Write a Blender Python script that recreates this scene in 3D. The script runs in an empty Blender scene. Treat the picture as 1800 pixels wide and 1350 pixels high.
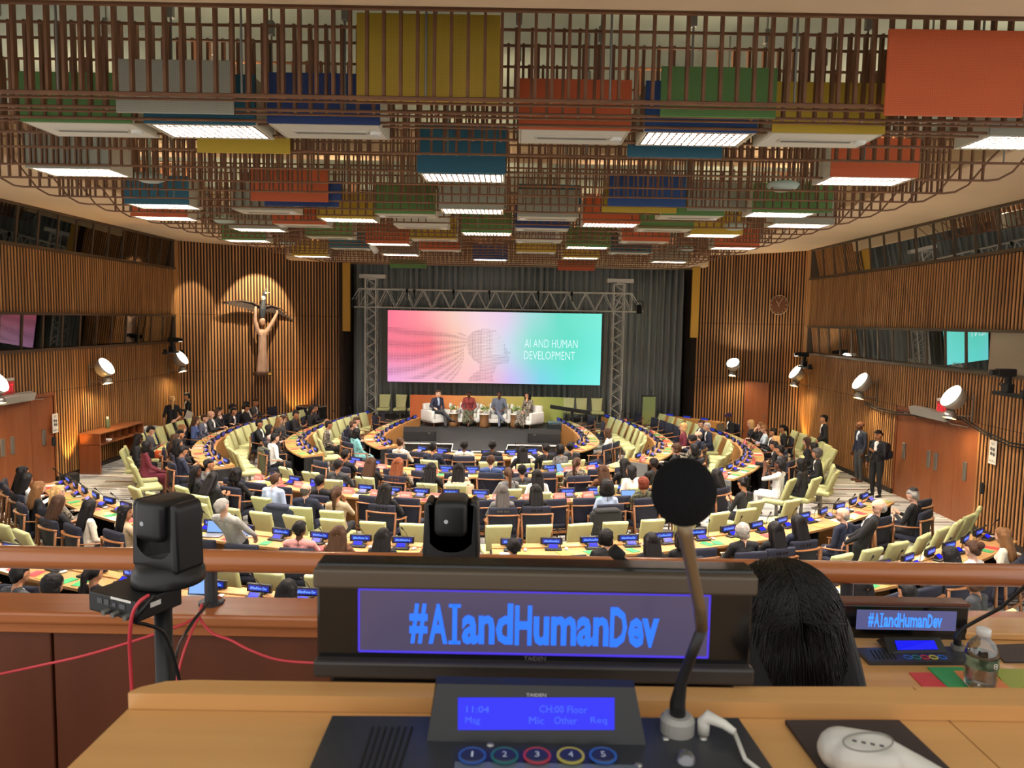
import bpy, bmesh, math, random
import numpy as np
from mathutils import Vector, Matrix, Euler
random.seed(7)
SC = bpy.context.scene
COL = SC.collection
PI = math.pi
# ---------------------------------------------------------------- camera
FPX, CAMH, RHO = 1300.0, 4.4, 0.018          # focal length in px of a 1800 px frame, eye height, roll
_Y = Vector((5, 112, -FPX)).normalized()
_X = Vector((math.cos(RHO), -math.sin(RHO), (5*math.cos(RHO)-112*math.sin(RHO))/FPX)).normalized()
_Z = _X.cross(_Y)
CAMM = Matrix((_X, _Y, _Z))                    # rows: world axes in camera space = camera->world rotation
cam_d = bpy.data.cameras.new('camera'); cam = bpy.data.objects.new('camera', cam_d); COL.objects.link(cam)
cam_d.sensor_width = 36; cam_d.lens = 36*FPX/1800; cam_d.clip_start = 0.05; cam_d.clip_end = 200
cam.matrix_world = Matrix.Translation((0, 0, CAMH)) @ CAMM.to_4x4()
cam_d.dof.use_dof = True; cam_d.dof.focus_distance = 14; cam_d.dof.aperture_fstop = 14
SC.camera = cam
# ---------------------------------------------------------------- world, exposure
W = bpy.data.worlds.new('world'); SC.world = W; W.use_nodes = True
W.node_tree.nodes['Background'].inputs[0].default_value = (1.0, 0.96, 0.91, 1)
W.node_tree.nodes['Background'].inputs[1].default_value = 1.0
SC.view_settings.view_transform = 'Standard'; SC.view_settings.look = 'None'
SC.view_settings.gamma = 1.0; SC.view_settings.use_curve_mapping = False
SC.view_settings.exposure = 0.4
SC.cycles.use_adaptive_sampling = True; SC.cycles.adaptive_threshold = .03
SC.cycles.max_bounces = 6; SC.cycles.diffuse_bounces = 3; SC.cycles.glossy_bounces = 3
SC.cycles.transmission_bounces = 6; SC.cycles.transparent_max_bounces = 10
SC.cycles.caustics_reflective = False; SC.cycles.caustics_refractive = False
SC.cycles.sample_clamp_indirect = 4.0
E_GRID, E_UP, E_SCONCE, E_SCREEN = 275.0, 16.0, 95.0, 0.78      # emission strengths
# ---------------------------------------------------------------- pixel -> world (1800x1350 frame)
def ray(px, py): return CAMM @ Vector((px-900, 675-py, -FPX))
def G(px, py, z=0.0):
    d = ray(px, py); t = (z-CAMH)/d.z; return Vector((d.x*t, d.y*t, z))
def D(px, py, y):
    d = ray(px, py); t = y/d.y; return Vector((d.x*t, y, CAMH+d.z*t))
def DX(px, py, x):
    d = ray(px, py); t = x/d.x; return Vector((x, d.y*t, CAMH+d.z*t))
# ---------------------------------------------------------------- materials
def lin(c):
    return tuple(((v/255)/12.92 if v/255 <= .04045 else ((v/255+.055)/1.055)**2.4) for v in c)+(1,)
MATS = {}
def mat(name, col, rough=.6, metal=0., col2=None, scale=(8, 8, 8), bump=0., emit=0., spec=.5, detail=3, coat=0., contrast=.25):
    if name in MATS: return MATS[name]
    m = bpy.data.materials.new(name); m.use_nodes = True; nt = m.node_tree; N = nt.nodes; L = nt.links
    b = N['Principled BSDF']; b.inputs['Roughness'].default_value = rough; b.inputs['Metallic'].default_value = metal
    b.inputs['Specular IOR Level'].default_value = spec
    if coat: b.inputs['Coat Weight'].default_value = coat; b.inputs['Coat Roughness'].default_value = .15
    b.inputs['Base Color'].default_value = lin(col)
    if col2 or bump:
        tc = N.new('ShaderNodeTexCoord'); mp = N.new('ShaderNodeMapping'); mp.inputs['Scale'].default_value = scale
        L.new(tc.outputs['Object'], mp.inputs[0])
        nz = N.new('ShaderNodeTexNoise'); nz.inputs['Scale'].default_value = 1; nz.inputs['Detail'].default_value = detail
        L.new(mp.outputs[0], nz.inputs['Vector'])
        if col2:
            r = N.new('ShaderNodeValToRGB'); r.color_ramp.elements[0].color = lin(col); r.color_ramp.elements[1].color = lin(col2)
            r.color_ramp.elements[0].position = .5-contrast; r.color_ramp.elements[1].position = .5+contrast
            L.new(nz.outputs['Fac'], r.inputs[0]); L.new(r.outputs[0], b.inputs['Base Color'])
        if bump:
            bp = N.new('ShaderNodeBump'); bp.inputs['Strength'].default_value = bump; bp.inputs['Distance'].default_value = .01
            L.new(nz.outputs['Fac'], bp.inputs['Height']); L.new(bp.outputs[0], b.inputs['Normal'])
    if emit:
        b.inputs['Base Color'].default_value = tuple(k*.06 for k in lin(col)[:3])+(1,); b.inputs['Emission Color'].default_value = lin(col); b.inputs['Emission Strength'].default_value = emit if emit > 5 else emit*.78
    MATS[name] = m; return m
def glass(name, tint=(200, 210, 205), mix=.18, rough=.02):
    if name in MATS: return MATS[name]
    m = bpy.data.materials.new(name); m.use_nodes = True; nt = m.node_tree; N = nt.nodes; L = nt.links
    N.remove(N['Principled BSDF']); o = N['Material Output']
    t = N.new('ShaderNodeBsdfTransparent'); t.inputs[0].default_value = lin(tint)
    g = N.new('ShaderNodeBsdfGlossy'); g.inputs['Roughness'].default_value = rough; g.inputs[0].default_value = (1, 1, 1, 1)
    x = N.new('ShaderNodeMixShader'); lw = N.new('ShaderNodeLayerWeight'); lw.inputs[0].default_value = .25
    mm = N.new('ShaderNodeMath'); mm.operation = 'MULTIPLY_ADD'; mm.inputs[1].default_value = .6; mm.inputs[2].default_value = mix
    L.new(lw.outputs['Fresnel'], mm.inputs[0]); L.new(mm.outputs[0], x.inputs[0])
    L.new(t.outputs[0], x.inputs[1]); L.new(g.outputs[0], x.inputs[2]); L.new(x.outputs[0], o.inputs[0])
    MATS[name] = m; return m
def slat_mat():
    """oiled teak slats: each slat takes its own tone from a coarse noise across the wall, grain along z"""
    m = mat('slat_wood', (138, 94, 54), .62, col2=(200, 146, 90), scale=(9, 9, .35), contrast=.2, detail=4)
    return m
wood_slat = slat_mat()
wall_back = mat('slat_backing', (40, 24, 13), .9)
desk_wood = mat('desk_oak', (182, 132, 78), .42, col2=(198, 152, 96), scale=(1.2, 14, 14), contrast=.3, coat=.2)
fascia_wood = mat('fascia_oak', (200, 148, 86), .45, col2=(186, 130, 70), scale=(2, 2, 9), contrast=.3)
red_wood = mat('mahogany', (146, 86, 50), .42, col2=(126, 68, 36), scale=(6, 6, .8), contrast=.3, coat=.15)
rail_wood = mat('handrail_wood', (196, 122, 70), .3, col2=(168, 94, 50), scale=(1.5, 22, 22), contrast=.3, coat=.35)
lattice_wood = mat('lattice_wood', (118, 78, 48), .55, col2=(94, 58, 34), scale=(4, 4, 4), contrast=.3)
chair_wood = mat('chair_wood', (150, 100, 58), .42, col2=(124, 78, 42), scale=(14, 14, 5), contrast=.3)
navy = mat('navy_fabric', (22, 26, 44), .85, col2=(30, 34, 54), scale=(60, 60, 60), bump=.1)
limeg = mat('green_leather', (186, 190, 132), .5, col2=(196, 200, 146), scale=(10, 10, 10), contrast=.4)
black = mat('black_plastic', (18, 18, 20), .45)
blackm = mat('black_matte', (14, 14, 15), .8)
dgrey = mat('dark_grey', (52, 54, 58), .5)
grey = mat('grey_metal', (136, 134, 128), .45, metal=.4)
steel = mat('brushed_steel', (170, 168, 162), .35, metal=.85)
white = mat('white_paint', (226, 224, 216), .5)
cream = mat('cream_plaster', (214, 186, 150), .8, col2=(206, 178, 142), scale=(1, 1, 1))
ceil_m = mat('ceiling_plaster', (166, 178, 164), .85, col2=(156, 168, 152), scale=(.5, .5, .5))
bronze = mat('bronze_frame', (92, 76, 58), .45, metal=.5)
PC = {'yellow': (190, 158, 44), 'orange': (190, 86, 40), 'green': (84, 124, 62), 'teal': (32, 88, 108), 'navy': (28, 52, 104), 'blue': (30, 66, 120), 'grey': (148, 146, 130), 'white': (218, 212, 194)}
def perforated(n):
    key = 'perforated_'+n
    if key in MATS: return MATS[key]
    m = mat(key, PC[n], .6); nt = m.node_tree; N = nt.nodes; L = nt.links; b = N['Principled BSDF']
    tc = N.new('ShaderNodeTexCoord'); v = N.new('ShaderNodeTexVoronoi'); v.inputs['Scale'].default_value = 62; v.inputs['Randomness'].default_value = 0
    L.new(tc.outputs['Object'], v.inputs['Vector'])
    r = N.new('ShaderNodeValToRGB'); c = lin(PC[n]); r.color_ramp.elements[0].color = tuple(k*.35 for k in c[:3])+(1,); r.color_ramp.elements[1].color = c
    r.color_ramp.elements[0].position = .24; r.color_ramp.elements[1].position = .34
    L.new(v.outputs['Distance'], r.inputs[0]); L.new(r.outputs[0], b.inputs['Base Color']); return m
# ---------------------------------------------------------------- mesh builder
class MB:
    def __init__(s): s.v = []; s.f = []; s.m = []
    def add(s, v, f, m=0):
        o = len(s.v); s.v += [tuple(p) for p in v]; s.f += [tuple(i+o for i in q) for q in f]; s.m += [m]*len(f); return s
    def box(s, c, d, R=None, m=0, taper=1.0):
        x, y, z = d[0]/2, d[1]/2, d[2]/2
        vs = [Vector((sx*x*(taper if sz > 0 else 1), sy*y*(taper if sz > 0 else 1), sz*z)) for sz in (-1, 1) for sx, sy in ((-1, -1), (1, -1), (1, 1), (-1, 1))]
        if R is not None: vs = [R @ p for p in vs]
        c = Vector(c); return s.add([p+c for p in vs], [(3, 2, 1, 0), (4, 5, 6, 7), (0, 1, 5, 4), (1, 2, 6, 5), (2, 3, 7, 6), (3, 0, 4, 7)], m)
    def rbox(s, c, d, b=.01, seg=2, R=None, m=0, shape=None):
        bm = bmesh.new(); bmesh.ops.create_cube(bm, size=1)
        for p in bm.verts: p.co = Vector((p.co.x*d[0], p.co.y*d[1], p.co.z*d[2]))
        bmesh.ops.bevel(bm, geom=bm.edges[:], offset=min(b, min(d)*.49), segments=seg, profile=.5, affect='EDGES')
        vs = [p.co.copy() for p in bm.verts]; fs = [tuple(q.index for q in f.verts) for f in (bm.verts.index_update(), bm.faces)[1]]
        bm.free()
        if shape: vs = [Vector(shape(p)) for p in vs]
        if R is not None: vs = [R @ p for p in vs]
        c = Vector(c); return s.add([p+c for p in vs], fs, m)
    def tube(s, path, r, n=8, m=0, cap=True, flat=1.0):
        path = [Vector(p) for p in path]; k = len(path); rr = r if isinstance(r, (list, tuple)) else [r]*k
        vs = []; t0 = (path[1]-path[0]).normalized()
        up = Vector((0, 0, 1)) if abs(t0.z) < .9 else Vector((1, 0, 0))
        for i, p in enumerate(path):
            t = (path[min(i+1, k-1)]-path[max(i-1, 0)]).normalized()
            a = (up-t*up.dot(t)).normalized(); b = t.cross(a); up = a
            for j in range(n):
                q = 2*PI*j/n; vs.append(p+(a*math.cos(q)*flat+b*math.sin(q))*rr[i])
        fs = [(i*n+j, i*n+(j+1) % n, (i+1)*n+(j+1) % n, (i+1)*n+j) for i in range(k-1) for j in range(n)]
        if cap: fs += [tuple(range(n-1, -1, -1)), tuple((k-1)*n+j for j in range(n))]
        return s.add(vs, fs, m)
    def cyl(s, a, b, r, r2=None, n=12, m=0): return s.tube([a, b], [r, r if r2 is None else r2], n, m)
    def lathe(s, prof, n=24, M=None, m=0):
        vs = []; k = len(prof)
        for r, z in prof:
            for j in range(n): vs.append(Vector((r*math.cos(2*PI*j/n), r*math.sin(2*PI*j/n), z)))
        fs = [(i*n+j, i*n+(j+1) % n, (i+1)*n+(j+1) % n, (i+1)*n+j) for i in range(k-1) for j in range(n)]
        if M is not None: vs = [M @ p for p in vs]
        return s.add(vs, fs, m)
    def prism(s, poly, h, M=None, m=0):
        n = len(poly); vs = [Vector((p[0], p[1], 0)) for p in poly]+[Vector((p[0], p[1], h)) for p in poly]
        fs = [tuple(range(n-1, -1, -1)), tuple(range(n, 2*n))]+[(i, (i+1) % n, n+(i+1) % n, n+i) for i in range(n)]
        if M is not None: vs = [M @ p for p in vs]
        return s.add(vs, fs, m)
    def strip(s, A, B, C, Dd, m=0):
        """closed band of quads: four parallel polylines A,B,C,D are the corners of the moving section"""
        n = len(A); vs = list(A)+list(B)+list(C)+list(Dd); fs = []
        for i in range(n-1):
            for a, b in ((0, 1), (1, 2), (2, 3), (3, 0)): fs.append((a*n+i, b*n+i, b*n+i+1, a*n+i+1))
        fs += [(3*n, 2*n, n, 0), (n-1, 2*n-1, 3*n-1, 4*n-1)]; return s.add(vs, fs, m)
    def mesh(s, name, mats, smooth=False):
        me = bpy.data.meshes.new(name); me.from_pydata([tuple(p) for p in s.v], [], s.f)
        for q in (mats if isinstance(mats, (list, tuple)) else [mats]): me.materials.append(q)
        if len(me.materials) > 1: me.polygons.foreach_set('material_index', s.m)
        if smooth: me.polygons.foreach_set('use_smooth', [True]*len(s.f))
        me.update(); return me
    def build(s, name, mats, parent=None, smooth=False, loc=None, rz=0):
        return put(name, s.mesh(name, mats, smooth), parent, loc, rz)
def put(name, me, parent=None, loc=None, rz=0, M=None):
    o = bpy.data.objects.new(name, me); COL.objects.link(o); o.parent = parent
    if M is not None: o.matrix_local = M
    else:
        if loc is not None: o.location = loc
        if rz: o.rotation_euler = (0, 0, rz)
    return o
def smooth_angle(o, a=40):
    me = o.data; me.polygons.foreach_set('use_smooth', [True]*len(me.polygons))
    try: me.set_sharp_from_angle(angle=math.radians(a))
    except Exception: pass
    return o
def tag(o, label, cat, group=None, kind=None):
    o['label'] = label; o['category'] = cat
    if group: o['group'] = group
    if kind: o['kind'] = kind
    return o
def struct(o): o['kind'] = 'structure'; return o
def thing(name, label, cat, loc=(0, 0, 0), rz=0, group=None):
    o = bpy.data.objects.new(name, None); COL.objects.link(o); o.location = loc; o.rotation_euler = (0, 0, rz); o.empty_display_size = .1
    return tag(o, label, cat, group)
def copy_tree(o, parent=None):
    c = o.copy(); COL.objects.link(c); c.parent = parent
    for ch in list(KIDS.get(o.name, ())) or [k for k in o.children]: copy_tree(ch, c)
    return c
KIDS = {}
ORD = 'first second third fourth fifth sixth seventh eighth ninth tenth eleventh twelfth thirteenth fourteenth fifteenth sixteenth seventeenth eighteenth nineteenth twentieth twenty-first twenty-second twenty-third twenty-fourth twenty-fifth twenty-sixth twenty-seventh twenty-eighth twenty-ninth thirtieth thirty-first thirty-second thirty-third thirty-fourth thirty-fifth'.split()
def text_mesh(name, body, size, m, extrude=.0005, offset=0., sx=1., align='CENTER'):
    cu = bpy.data.curves.new(name, 'FONT'); cu.body = body; cu.size = size; cu.extrude = extrude; cu.offset = offset; cu.align_x = align; cu.align_y = 'CENTER'; cu.resolution_u = 2
    o = bpy.data.objects.new(name, cu); COL.objects.link(o); dg = bpy.context.evaluated_depsgraph_get()
    me = bpy.data.meshes.new_from_object(o.evaluated_get(dg)); bpy.data.objects.remove(o); me.name = name
    if sx != 1:
        for p in me.vertices: p.co.x *= sx
    me.materials.clear(); me.materials.append(m); return me
def text_fit(name, body, w, h, m, extrude=.0005, offset=0.):
    """lettering centred at the origin in the XY plane, scaled to w x h metres"""
    me = text_mesh(name, body, 1., m, 0, offset); co = np.array([p.co for p in me.vertices]); lo, hi = co.min(0), co.max(0)
    for p in me.vertices:
        p.co.x = (p.co.x-(lo[0]+hi[0])/2)*w/(hi[0]-lo[0]); p.co.y = (p.co.y-(lo[1]+hi[1])/2)*h/(hi[1]-lo[1])
    return me
UPR = Matrix.Rotation(PI/2, 4, 'X')           # XY lettering -> standing in XZ, facing -Y
# ================================================================ SETTING
XL, XR = -11.9, 10.1
CX, CY = -0.95, 22.8                       # centre of the horseshoe of desks
def carpet():
    m = mat('striped_carpet', (176, 178, 174), .95); nt = m.node_tree; N = nt.nodes; L = nt.links; b = N['Principled BSDF']
    tc = N.new('ShaderNodeTexCoord'); cur = None
    base = N.new('ShaderNodeRGB'); base.outputs[0].default_value = lin((182, 183, 178)); cur = base.outputs[0]
    for sc, seed, th, c in (((.42, 7.5, 1), 0, .66, (58, 58, 66)), ((.5, 11, 1), 31, .69, (104, 60, 62)), ((.35, 5, 1), 77, .6, (150, 152, 150)), ((.6, 14, 1), 55, .66, (222, 222, 214))):
        mp = N.new('ShaderNodeMapping'); mp.inputs['Scale'].default_value = sc; mp.inputs['Location'].default_value = (seed, seed*1.7, 0)
        L.new(tc.outputs['Object'], mp.inputs[0])
        br = N.new('ShaderNodeTexBrick'); br.inputs['Scale'].default_value = 1; br.inputs['Mortar Size'].default_value = 0; br.inputs['Brick Width'].default_value = .9; br.inputs['Row Height'].default_value = .62
        br.inputs['Color1'].default_value = (0, 0, 0, 1); br.inputs['Color2'].default_value = (1, 1, 1, 1); br.inputs['Bias'].default_value = -.2
        L.new(mp.outputs[0], br.inputs[0])
        r = N.new('ShaderNodeMath'); r.operation = 'GREATER_THAN'; r.inputs[1].default_value = th; L.new(br.outputs['Color'], r.inputs[0])
        x = N.new('ShaderNodeMixRGB'); L.new(r.outputs[0], x.inputs[0]); L.new(cur, x.inputs[1]); x.inputs[2].default_value = lin(c); cur = x.outputs[0]
    L.new(cur, b.inputs['Base Color']); return m
struct(MB().box((-.9, 17, -.05), (22.4, 34, .1)).build('floor', carpet()))
struct(MB().box((-.9, 17, 7.75), (22.6, 34, .1)).build('ceiling', ceil_m))
# cream soffits round the coffered middle of the ceiling
def soffit(name, c, d): struct(MB().rbox(c, d, .08, 3).build(name, cream, smooth=False))
soffit('ceiling_soffit_left', (-10.35, 16.5, 7.34), (3.5, 27, .72))
soffit('ceiling_soffit_right', (8.75, 16.5, 7.34), (3.1, 27, .72))
soffit('ceiling_soffit_near', (-.9, 4.4, 7.2), (22.4, 3.1, .84))
soffit('ceiling_soffit_front', (-.9, 29.4, 7.14), (22.4, 1.6, 1.2))
for k, yy in enumerate((13.9, 20.4)): soffit('ceiling_beam_%d' % (k+1), (-.9, yy, 7.55), (16, 1.0, .36))
FL = [(XL, 26.3), (-10.9, 27.3), (-9.6, 28.2), (-8.2, 28.9), (-6.75, 29.4)]
FR = [(7.05, 28.8), (8.0, 28.2), (8.9, 27.3), (9.6, 26.6), (XR, 25.9)]
def resample(pts, step):
    out = []; acc = 0.0; nxt = step/2
    for a, b in zip(pts[:-1], pts[1:]):
        a = Vector(a); b = Vector(b); l = (b-a).length; t = (b-a)/l
        while nxt <= acc+l: out.append((a+t*(nxt-acc), t)); nxt += step
        acc += l
    return out
def slat_wall(name, pts, zones, side, skip=None, pitch=.112):
    """wall of vertical wooden battens on a dark backing; side=+1 battens on the left of the path direction"""
    bk = MB()
    for a, b in zip(pts[:-1], pts[1:]):
        a = Vector(a); b = Vector(b); t = (b-a).normalized(); n = Vector((-t.y, t.x))*side
        for z0, z1, s in zones:
            if s and skip: continue
            q = [a, b, b-n*.12, a-n*.12]
            bk.add([Vector((p.x, p.y, z0)) for p in q]+[Vector((p.x, p.y, z1)) for p in q], [(3, 2, 1, 0), (4, 5, 6, 7), (0, 1, 5, 4), (1, 2, 6, 5), (2, 3, 7, 6), (3, 0, 4, 7)])
    w = struct(bk.build(name, wall_back))
    sl = MB()
    for p, t in resample(pts, pitch):
        n = Vector((-t.y, t.x))*side; R = Matrix(((t.x, -t.y, 0), (t.y, t.x, 0), (0, 0, 1))); c = p+n*.009
        for z0, z1, s in zones:
            if s and skip and skip[0] < p.y < skip[1]: continue
            sl.box((c.x, c.y, (z0+z1)/2), (.05, .018, z1-z0-.012), R)
    o = sl.build('slats', wood_slat, w); o['kind'] = 'stuff'; return w
DOORL, DOORR = (15.4, 19.0), (15.9, 19.35)
Z3 = [(.12, 2.35, 1), (2.35, 3.42, 0), (4.36, 5.95, 0)]
def side_backing(w, x, y0, y1, door):
    m = MB()
    for a, b in ((y0, door[0]), (door[1], y1)): m.box((x, (a+b)/2, 1.2), (.1, b-a, 2.4))
    o = m.build('lower_backing', wall_back, w)
wl = slat_wall('wall_left', [(XL, 11.5), (XL, 26.3)], Z3, -1, DOORL); side_backing(wl, XL-.06, 11.5, 26.3, DOORL)
wr = slat_wall('wall_right', [(XR, 11.0), (XR, 25.9)], Z3, 1, DOORR); side_backing(wr, XR+.06, 11, 25.9, DOORR)
ZF = [(.0, 2.35, 0), (2.35, 4.42, 0), (4.42, 7.2, 0)]
slat_wall('wall_front_left', FL, ZF, -1); slat_wall('wall_front_right', FR, ZF, -1)
for nm, x, y0, y1 in (('baseboard_left', XL+.02, 11.5, 26.3), ('baseboard_right', XR-.02, 11, 25.9)):
    dr = DOORL if 'left' in nm else DOORR
    struct(MB().box((x, (y0+dr[0])/2, .06), (.06, dr[0]-y0, .12)).box((x, (dr[1]+y1)/2, .06), (.06, y1-dr[1], .12)).build(nm, mat('dark_base', (40, 30, 24), .6)))
# far wall behind the curtain, side returns of the stage opening
struct(MB().box((0, 33.3, 3.6), (17, .15, 7.4)).build('wall_back_of_stage', wall_back))
struct(MB().box((-6.85, 31.2, 3.5), (.15, 4, 7.2)).box((7.15, 31, 3.5), (.15, 4.3, 7.2)).build('wall_stage_returns', wall_back))
# ---------------------------------------------------------------- interpreter booth windows
def booth_band(name, x, y0, y1, z0, z1, sgn, step, lean, blank=None, words=()):
    """sgn=+1: the room lies toward +x. Panes lean into the room at the top."""
    w = bpy.data.objects.new(name, None); COL.objects.link(w); w['kind'] = 'structure'
    xb, xt = x-sgn*(.02+lean), x-sgn*.02
    MB().box((x-sgn*.1, (y0+y1)/2, z0-.03), (.34, y1-y0, .07)).box((x-sgn*.1, (y0+y1)/2, z1+.035), (.30, y1-y0, .07)).box((x-sgn*.12, y1-.03, (z0+z1)/2), (.3, .06, z1-z0)).build('window_frame', bronze, w)
    MB().box((x-sgn*1.6, (y0+y1)/2, z0-.02), (2.8, y1-y0, .04)).box((x-sgn*1.6, (y0+y1)/2, z1+.1), (2.8, y1-y0, .04)).box((x-sgn*3, (y0+y1)/2, (z0+z1)/2), (.05, y1-y0, z1-z0+.3)).box((x-sgn*1.6, y1+.02, (z0+z1)/2), (2.8, .04, z1-z0+.3)).build('booth_interior', mat('booth_wall', (112, 112, 106), .9), w)
    n = max(1, round((y1-y0)/step)); st = (y1-y0)/n
    pm = MB(); pm.add([(xb, -st/2+.03, z0), (xb, st/2-.03, z0), (xt, st/2-.03, z1), (xt, -st/2+.03, z1), (xb-sgn*.012, -st/2+.03, z0), (xb-sgn*.012, st/2-.03, z0), (xt-sgn*.012, st/2-.03, z1), (xt-sgn*.012, -st/2+.03, z1)], [(0, 1, 2, 3), (7, 6, 5, 4), (0, 4, 5, 1), (1, 5, 6, 2), (2, 6, 7, 3), (3, 7, 4, 0)])
    pme = pm.mesh('pane', glass('booth_glass', (160, 168, 162), .15, .01))
    mm = MB(); q = .03; mm.add([(xb+sgn*.02, -q, z0), (xb+sgn*.02, q, z0), (xt+sgn*.02, q, z1), (xt+sgn*.02, -q, z1), (xb-sgn*.06, -q, z0), (xb-sgn*.06, q, z0), (xt-sgn*.06, q, z1), (xt-sgn*.06, -q, z1)], [(0, 1, 2, 3), (7, 6, 5, 4), (0, 4, 5, 1), (1, 5, 6, 2), (2, 6, 7, 3), (3, 7, 4, 0)])
    mme = mm.mesh('mullion', bronze)
    bl = MB().box((x-sgn*.08, 0, (z0+z1)/2), (.05, st, z1-z0)).mesh('blank_panel', mat('booth_blank', (150, 138, 118), .7))
    for i in range(n):
        yc = y0+st*(i+.5)
        if blank and blank[0] < yc < blank[1]: put('blank_panel', bl, w, (0, yc, 0)); continue
        put('pane', pme, w, (0, yc, 0)); put('mullion', mme, w, (0, yc+st/2, 0))
    for word, yy, ww in words:
        me = text_fit('booth_lettering', word, ww, .085, mat('booth_letter', (200, 200, 190), .6))
        put('booth_lettering', me, w, M=Matrix.Translation((xb+sgn*.03, yy, z0+.09)) @ Matrix.Rotation(sgn*PI/2, 4, 'Z') @ UPR)
    return w
jamb_w = mat('jamb_wood', (176, 132, 82), .6)
struct(MB().box((XL-.06, 26.13, 5.2), (.14, .38, 3.6)).build('trim_1', jamb_w)); struct(MB().box((XR+.06, 25.73, 5.2), (.14, .38, 3.6)).build('trim_2', jamb_w))
booth_band('window_1', XL, 11.5, 25.95, 3.47, 4.32, 1, .8, .065)
booth_band('window_2', XL, 11.5, 25.95, 6.02, 6.92, 1, .8, .11)
booth_band('window_3', XR, 11.0, 25.55, 3.47, 4.32, -1, .8, .065, blank=(11, 16.1), words=(('FRENCH', 18.85, .42), ('ENGLISH', 16.95, .42), ('SPANISH', 22.2, .4)))
booth_band('window_4', XR, 11.0, 25.55, 6.02, 6.92, -1, .8, .11)
# ---------------------------------------------------------------- double doors in the side walls
def doors(name, x, y0, y1, sgn):
    w = bpy.data.objects.new(name, None); COL.objects.link(w); w['kind'] = 'structure'
    n = 4; st = (y1-y0)/n
    leaf = MB().rbox((0, 0, 1.12), (.06, st-.012, 2.24), .006, 1).mesh('door_leaf', red_wood)
    plate = MB().rbox((0, 0, 0), (.03, .13, .42), .006, 1).mesh('push_plate', steel)
    for i in range(n):
        l = put('door_leaf', leaf, w, (x-sgn*.05, y0+st*(i+.5), 0)); l['label'] = 'reddish brown wooden door leaf'
        p = put('push_plate', plate, l, (sgn*.045, (.28 if i in (0, 1) else -.28) if i in (1, 2) else .0, 1.22))
    MB().box((x-sgn*.06, (y0+y1)/2, 2.3), (.12, y1-y0+.06, .1)).box((x-sgn*.06, y0-.03, 1.15), (.12, .06, 2.3)).box((x-sgn*.06, y1+.03, 1.15), (.12, .06, 2.3)).build('door_frame', red_wood, w)
    MB().rbox((x+sgn*.14, (y0+y1)/2, 2.36), (.16, 1.5, .2), .01, 1, R=Matrix.Rotation(sgn*.3, 3, 'Y')).build('door_closer_housing', mat('closer_grey', (176, 174, 166), .5, metal=.2), w)
    a = MB()
    for s in (-1, 1): a.tube([(x+sgn*.12, (y0+y1)/2+s*.7, 2.28), (x+sgn*.2, (y0+y1)/2+s*1.0, 2.24), (x+sgn*.02, (y0+y1)/2+s*1.35, 2.22)], .014, 6)
    a.build('closer_arm', steel, w)
    MB().box((x-sgn*.13, (y0+y1)/2, 1.15), (.04, y1-y0, 2.3)).build('door_backing', blackm, w)
doors('door_1', XL, DOORL[0], DOORL[1], 1); doors('door_2', XR, DOORR[0], DOORR[1], -1)
def wall_door():
    w = bpy.data.objects.new('door_3', None); COL.objects.link(w); w['kind'] = 'structure'
    a = Vector((9.0, 27.2)); t = Vector((.7, -.7)).normalized(); ang = math.atan2(t.y, t.x)
    MB().rbox((0, -.03, 1.15), (.95, .1, 2.3), .01, 1).build('door_leaf', red_wood, w)
    MB().rbox((.36, -.1, 1.05), (.03, .04, .14), .008, 2).build('door_handle', steel, w)
    w.location = (a.x, a.y, 0); w.rotation_euler = (0, 0, ang)
wall_door()
# ---------------------------------------------------------------- curtain behind the stage
def curtain():
    m = MB(); xs = np.linspace(-6.7, 7.0, 520); rng = np.random.RandomState(3)
    ph = np.cumsum(rng.uniform(.5, 1.5, 520))*.62; amp = .09+.04*np.sin(xs*1.3)
    y = 30.75+amp*np.sin(ph)+.03*np.sin(ph*2.3); zs = (0, 2.2, 4.6, 6.9); n = len(xs); vs = []
    for i, z in enumerate(zs): vs += [(xs[k], y[k]+.02*math.sin(k*.3+i), z) for k in range(n)]
    fs = [(i*n+k, i*n+k+1, (i+1)*n+k+1, (i+1)*n+k) for i in range(3) for k in range(n-1)]; m.add(vs, fs)
    o = m.build('curtain', mat('curtain_grey', (156, 162, 160), .9, col2=(172, 178, 176), scale=(6, 6, .2), contrast=.3), smooth=True)
    tag(o, 'tall pleated grey curtain closing the wall behind the stage screen', 'curtain')
    so = o.modifiers.new('s', 'SOLIDIFY'); so.thickness = .012
curtain()
for x, s, lb in ((-6.62, 1, 'narrow mustard yellow vertical panel beside the bird sculpture wall'), (6.92, -1, 'narrow mustard yellow vertical panel on the wall with the clock')):
    y = 29.3 if s > 0 else 28.75; tp = 6.6
    o = MB().rbox((x, y-.12, 5.2), (.30, .1, 2.7), .01, 1).build('wall_panel', mat('mustard', (176, 132, 34), .6)); tag(o, lb, 'panel', 'yellow panels flanking the curtain')
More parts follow.
